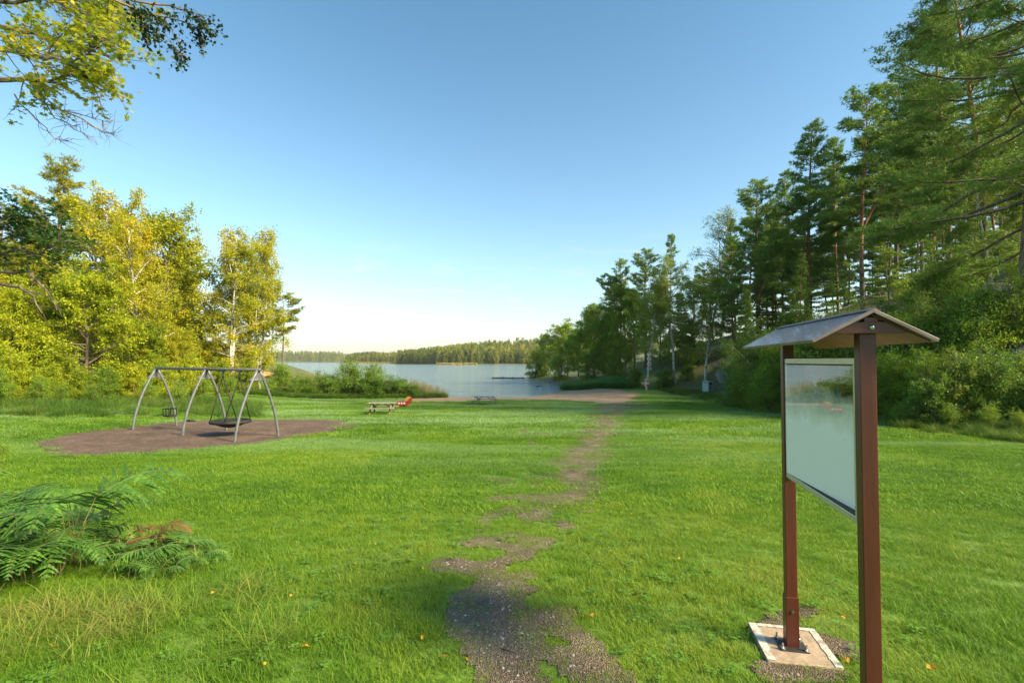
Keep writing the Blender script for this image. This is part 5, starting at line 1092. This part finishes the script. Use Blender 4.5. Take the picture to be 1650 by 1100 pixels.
rg2 = np.random.default_rng(900)
limbs = [([(.3, .2, 8.2)], [(-60, 150, 9), (0, 148, 9), (40, 146, 9), (80, 152, 8.8), (112, 138, 8.8), (142, 140, 8.7)], 1), ([(.3, .2, 8.8)], [(-80, 40, 9.4), (0, 60, 9.2), (50, 70, 9.2), (100, 85, 9), (146, 100, 9)], 1), ([(.2, .1, 9.5)], [(-40, -20, 9.6), (60, -10, 9.5), (110, 30, 9.3), (150, 42, 9.2), (200, 62, 9)], 1),
         ([(.2, .1, 10)], [(0, -70, 9.6), (90, -50, 9.6), (150, -10, 9.5), (195, 22, 9.4)], 1), ([(.3, .2, 9)], [(-60, 90, 8.2), (20, 100, 8.3), (70, 112, 8.3), (120, 118, 8.4), (152, 96, 8.4)], 1), ([(.3, .2, 9.2)], [(-60, 10, 10), (20, 20, 10), (90, 10, 10), (140, 5, 10)], 1),
         ([(.1, 0, 3.6)], [(-40, 420, 12.2), (20, 402, 12), (60, 410, 12), (95, 385, 11.8)], 2), ([(.1, 0, 3.2)], [(-40, 400, 12.4), (10, 380, 12.2), (50, 372, 12)], 2), ([(.1, 0, 3.0)], [(-20, 440, 11.8), (40, 436, 11.8), (75, 470, 11.8), (90, 500, 11.8)], 0), ([(.1, 0, 3.0)], [(-20, 455, 11.4), (30, 462, 11.4), (52, 478, 11.4), (66, 505, 11.4)], 0), ([(.1,0,5)], [(-40, 340, 11.6), (5, 352, 11.6), (36, 346, 11.5)], 2)]
wood = MB(); LPos, DPos = [], []
for st, pl, kd in limbs:
    pts = np.array([np.array(s) for s in st] + [Lc(*q) for q in pl]); seg = len(pts)
    fine = [pts[0]]
    for a, b in zip(pts[:-1], pts[1:]):
        for t in (.33, .66, 1): fine.append(a + (b - a) * t + rg2.normal(0, .02, 3) * (t < 1))
    fine = np.array(fine); wood.tube(fine, np.linspace(.06 if kd != 1 else .07, .006, len(fine)), 6)
    if kd == 0:
        for q in range(10):
            pp, dd = along(fine, rg2.uniform(.5, 1)); wood.tube(curve_line(rg2, pp, unit(dd + rg2.normal(0, .5, 3)), rg2.uniform(.2, .6), 4, .2), [.008, .006, .005, .003, .002], 4)
        continue
    vis = pts[len(st):]
    for q in range(26 if kd == 1 else 20):
        pp, dd = along(fine, rg2.uniform(.35, 1)); d2 = unit(dd * .6 + rg2.normal(0, .55, 3) * np.array([1, 1, .55])); b2 = curve_line(rg2, pp, d2, rg2.uniform(.4, 1.1), 4, .15, -.02); wood.tube(b2, [.013, .010, .007, .005, .003], 4)
        for u in range(4):
            p3, d3 = along(b2, rg2.uniform(.25, 1)); b3 = curve_line(rg2, p3, unit(d3 + rg2.normal(0, .6, 3)), rg2.uniform(.15, .45), 3, .15); wood.tube(b3, [.006, .005, .003, .002], 3)
            m = 7 if kd == 1 else 8; ss = rg2.uniform(.2, 1, m)
            for s_ in ss: (LPos if kd == 1 else DPos).append(along(b3, s_)[0] + rg2.normal(0, .05, 3))
# bare hanging twigs
for pl in ([(24, 172, 8.8), (48, 200, 8.8), (78, 228, 8.8), (92, 246, 8.8), (114, 249, 8.7)], [(55, 176, 8.8), (100, 198, 8.8), (142, 208, 8.7), (184, 220, 8.6)], [(72, 182, 8.8), (90, 211, 8.8), (122, 230, 8.7), (152, 247, 8.6)], [(112, 203, 8.7), (152, 224, 8.6), (190, 240, 8.5)], [(120, 95, 9), (160, 78, 9), (172, 82, 9), (188, 94, 9)]):
    pts = np.array([Lc(*q) for q in pl]); fine = [pts[0]]
    for a, b in zip(pts[:-1], pts[1:]): fine += [(a + b) / 2 + rg2.normal(0, .025, 3), b]
    fine = np.array(fine); wood.tube(fine, np.linspace(.014, .004, len(fine)), 5)
    for q in range(22):
        pp, dd = along(fine, rg2.uniform(.25, 1)); wood.tube(curve_line(rg2, pp, unit(dd + rg2.normal(0, .6, 3)), rg2.uniform(.12, .5), 4, .25), [.006, .005, .004, .003, .0015], 3)
wood.obj('branches', M['bark'], mt)
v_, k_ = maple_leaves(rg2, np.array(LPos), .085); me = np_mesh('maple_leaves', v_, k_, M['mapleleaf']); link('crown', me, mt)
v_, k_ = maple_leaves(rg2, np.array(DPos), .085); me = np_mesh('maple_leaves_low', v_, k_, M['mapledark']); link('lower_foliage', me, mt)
# generic rest of its crown, outside the view
pc = rg2.normal(0, 1, (2600, 3)) * np.array([1.7, 1.8, 1.9]) + np.array([-1.5, -.6, 11.0]); v_, k_ = maple_leaves(rg2, pc, .14); link('crown', np_mesh('maple_crown', v_, k_, M['mapleleaf']), mt)

bx, by = -5.2, .9; bt_ = empty('birch_tree', (bx, by, h1(bx, by)), 'birch beside the viewer with dark leafy twigs hanging at the top', 'tree'); zc2 = h1(bx, by)
mb = MB(); mb.tube([(0, 0, -.3), (.05, .02, 3), (-.05, .1, 6), (0, .2, 9), (.1, .2, 12)], [.2, .17, .14, .10, .04], 10); mb.obj('trunk', M['bark_birch'], bt_, smooth=True)
def Lb_(px, py, d): return P(px, py, d) - np.array([bx, by, zc2])
wood = MB(); LP = []
for pl in ([(60, -120, 4.6), (170, -12, 5.6), (215, 8, 5.8), (260, 18, 6), (300, 30, 6.1), (347, 40, 6.2)], [(120, -80, 5.4), (200, -10, 5.8), (262, -2, 6), (310, 12, 6), (326, 30, 6)], [(212, 6, 5.8), (226, 28, 5.8), (222, 54, 5.8)], [(236, 12, 5.9), (252, 30, 5.9), (262, 55, 5.9), (276, 72, 5.9), (282, 100, 5.9)], [(255, 16, 6), (270, 40, 6), (290, 84, 6)], [(225, 30, 5.8), (245, 42, 5.8), (250, 58, 5.8)], [(290, 26, 6.1), (315, 45, 6.1), (322, 56, 6.1)], [(180, -10, 5.7), (205, 2, 5.8), (216, 16, 5.8)]):
    pts = np.array([Lb_(*q) for q in pl])
    if pl[0][1] < -50: pts = np.vstack([[[0, .2, 8.2]], pts])
    fine = [pts[0]]
    for a, b in zip(pts[:-1], pts[1:]): fine += [(a + b) / 2 + rg2.normal(0, .012, 3), b]
    fine = np.array(fine); big = pl[0][1] < -50; wood.tube(fine, np.linspace(.022 if big else .007, .0025, len(fine)), 5)
    for q in range(26 if big else 12):
        pp, dd = along(fine, rg2.uniform(.35 if big else .05, 1)); d2 = unit(dd * .5 + rg2.normal(0, .45, 3) + np.array([0, 0, -.35])); b2 = curve_line(rg2, pp, d2, rg2.uniform(.08, .3), 3, .15, -.1); wood.tube(b2, [.004, .003, .002, .0015], 3)
        for u in range(9): LP.append(along(b2, rg2.uniform(.1, 1))[0] + rg2.normal(0, .018, 3))
wood.obj('branches', M['bark'], bt_)
M['birchdark'] = leafmat('shade_tinted_birch_leaves', [(.1, (.012, .035, .012)), (.8, (.03, .07, .02)), (1, (.10, .09, .02))], .25, .5, 1)  # near-black leaf colour paints in the shade on the overhanging twigs
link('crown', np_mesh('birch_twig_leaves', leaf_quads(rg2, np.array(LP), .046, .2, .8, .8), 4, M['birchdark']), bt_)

# ------------------------------------------------------------------ air
m, t, o = mat('haze_air'); pv = N(t, 'ShaderNodeVolumePrincipled'); pv.inputs['Density'].default_value = .00008; pv.inputs['Color'].default_value = (.86, .92, 1, 1); t.links.new(pv.outputs[0], o.inputs['Volume'])
mb = MB(); mb.box((0, 2100, 33.5), (7600, 5000, 78)); tag(mb.obj('haze', m), kind='stuff')
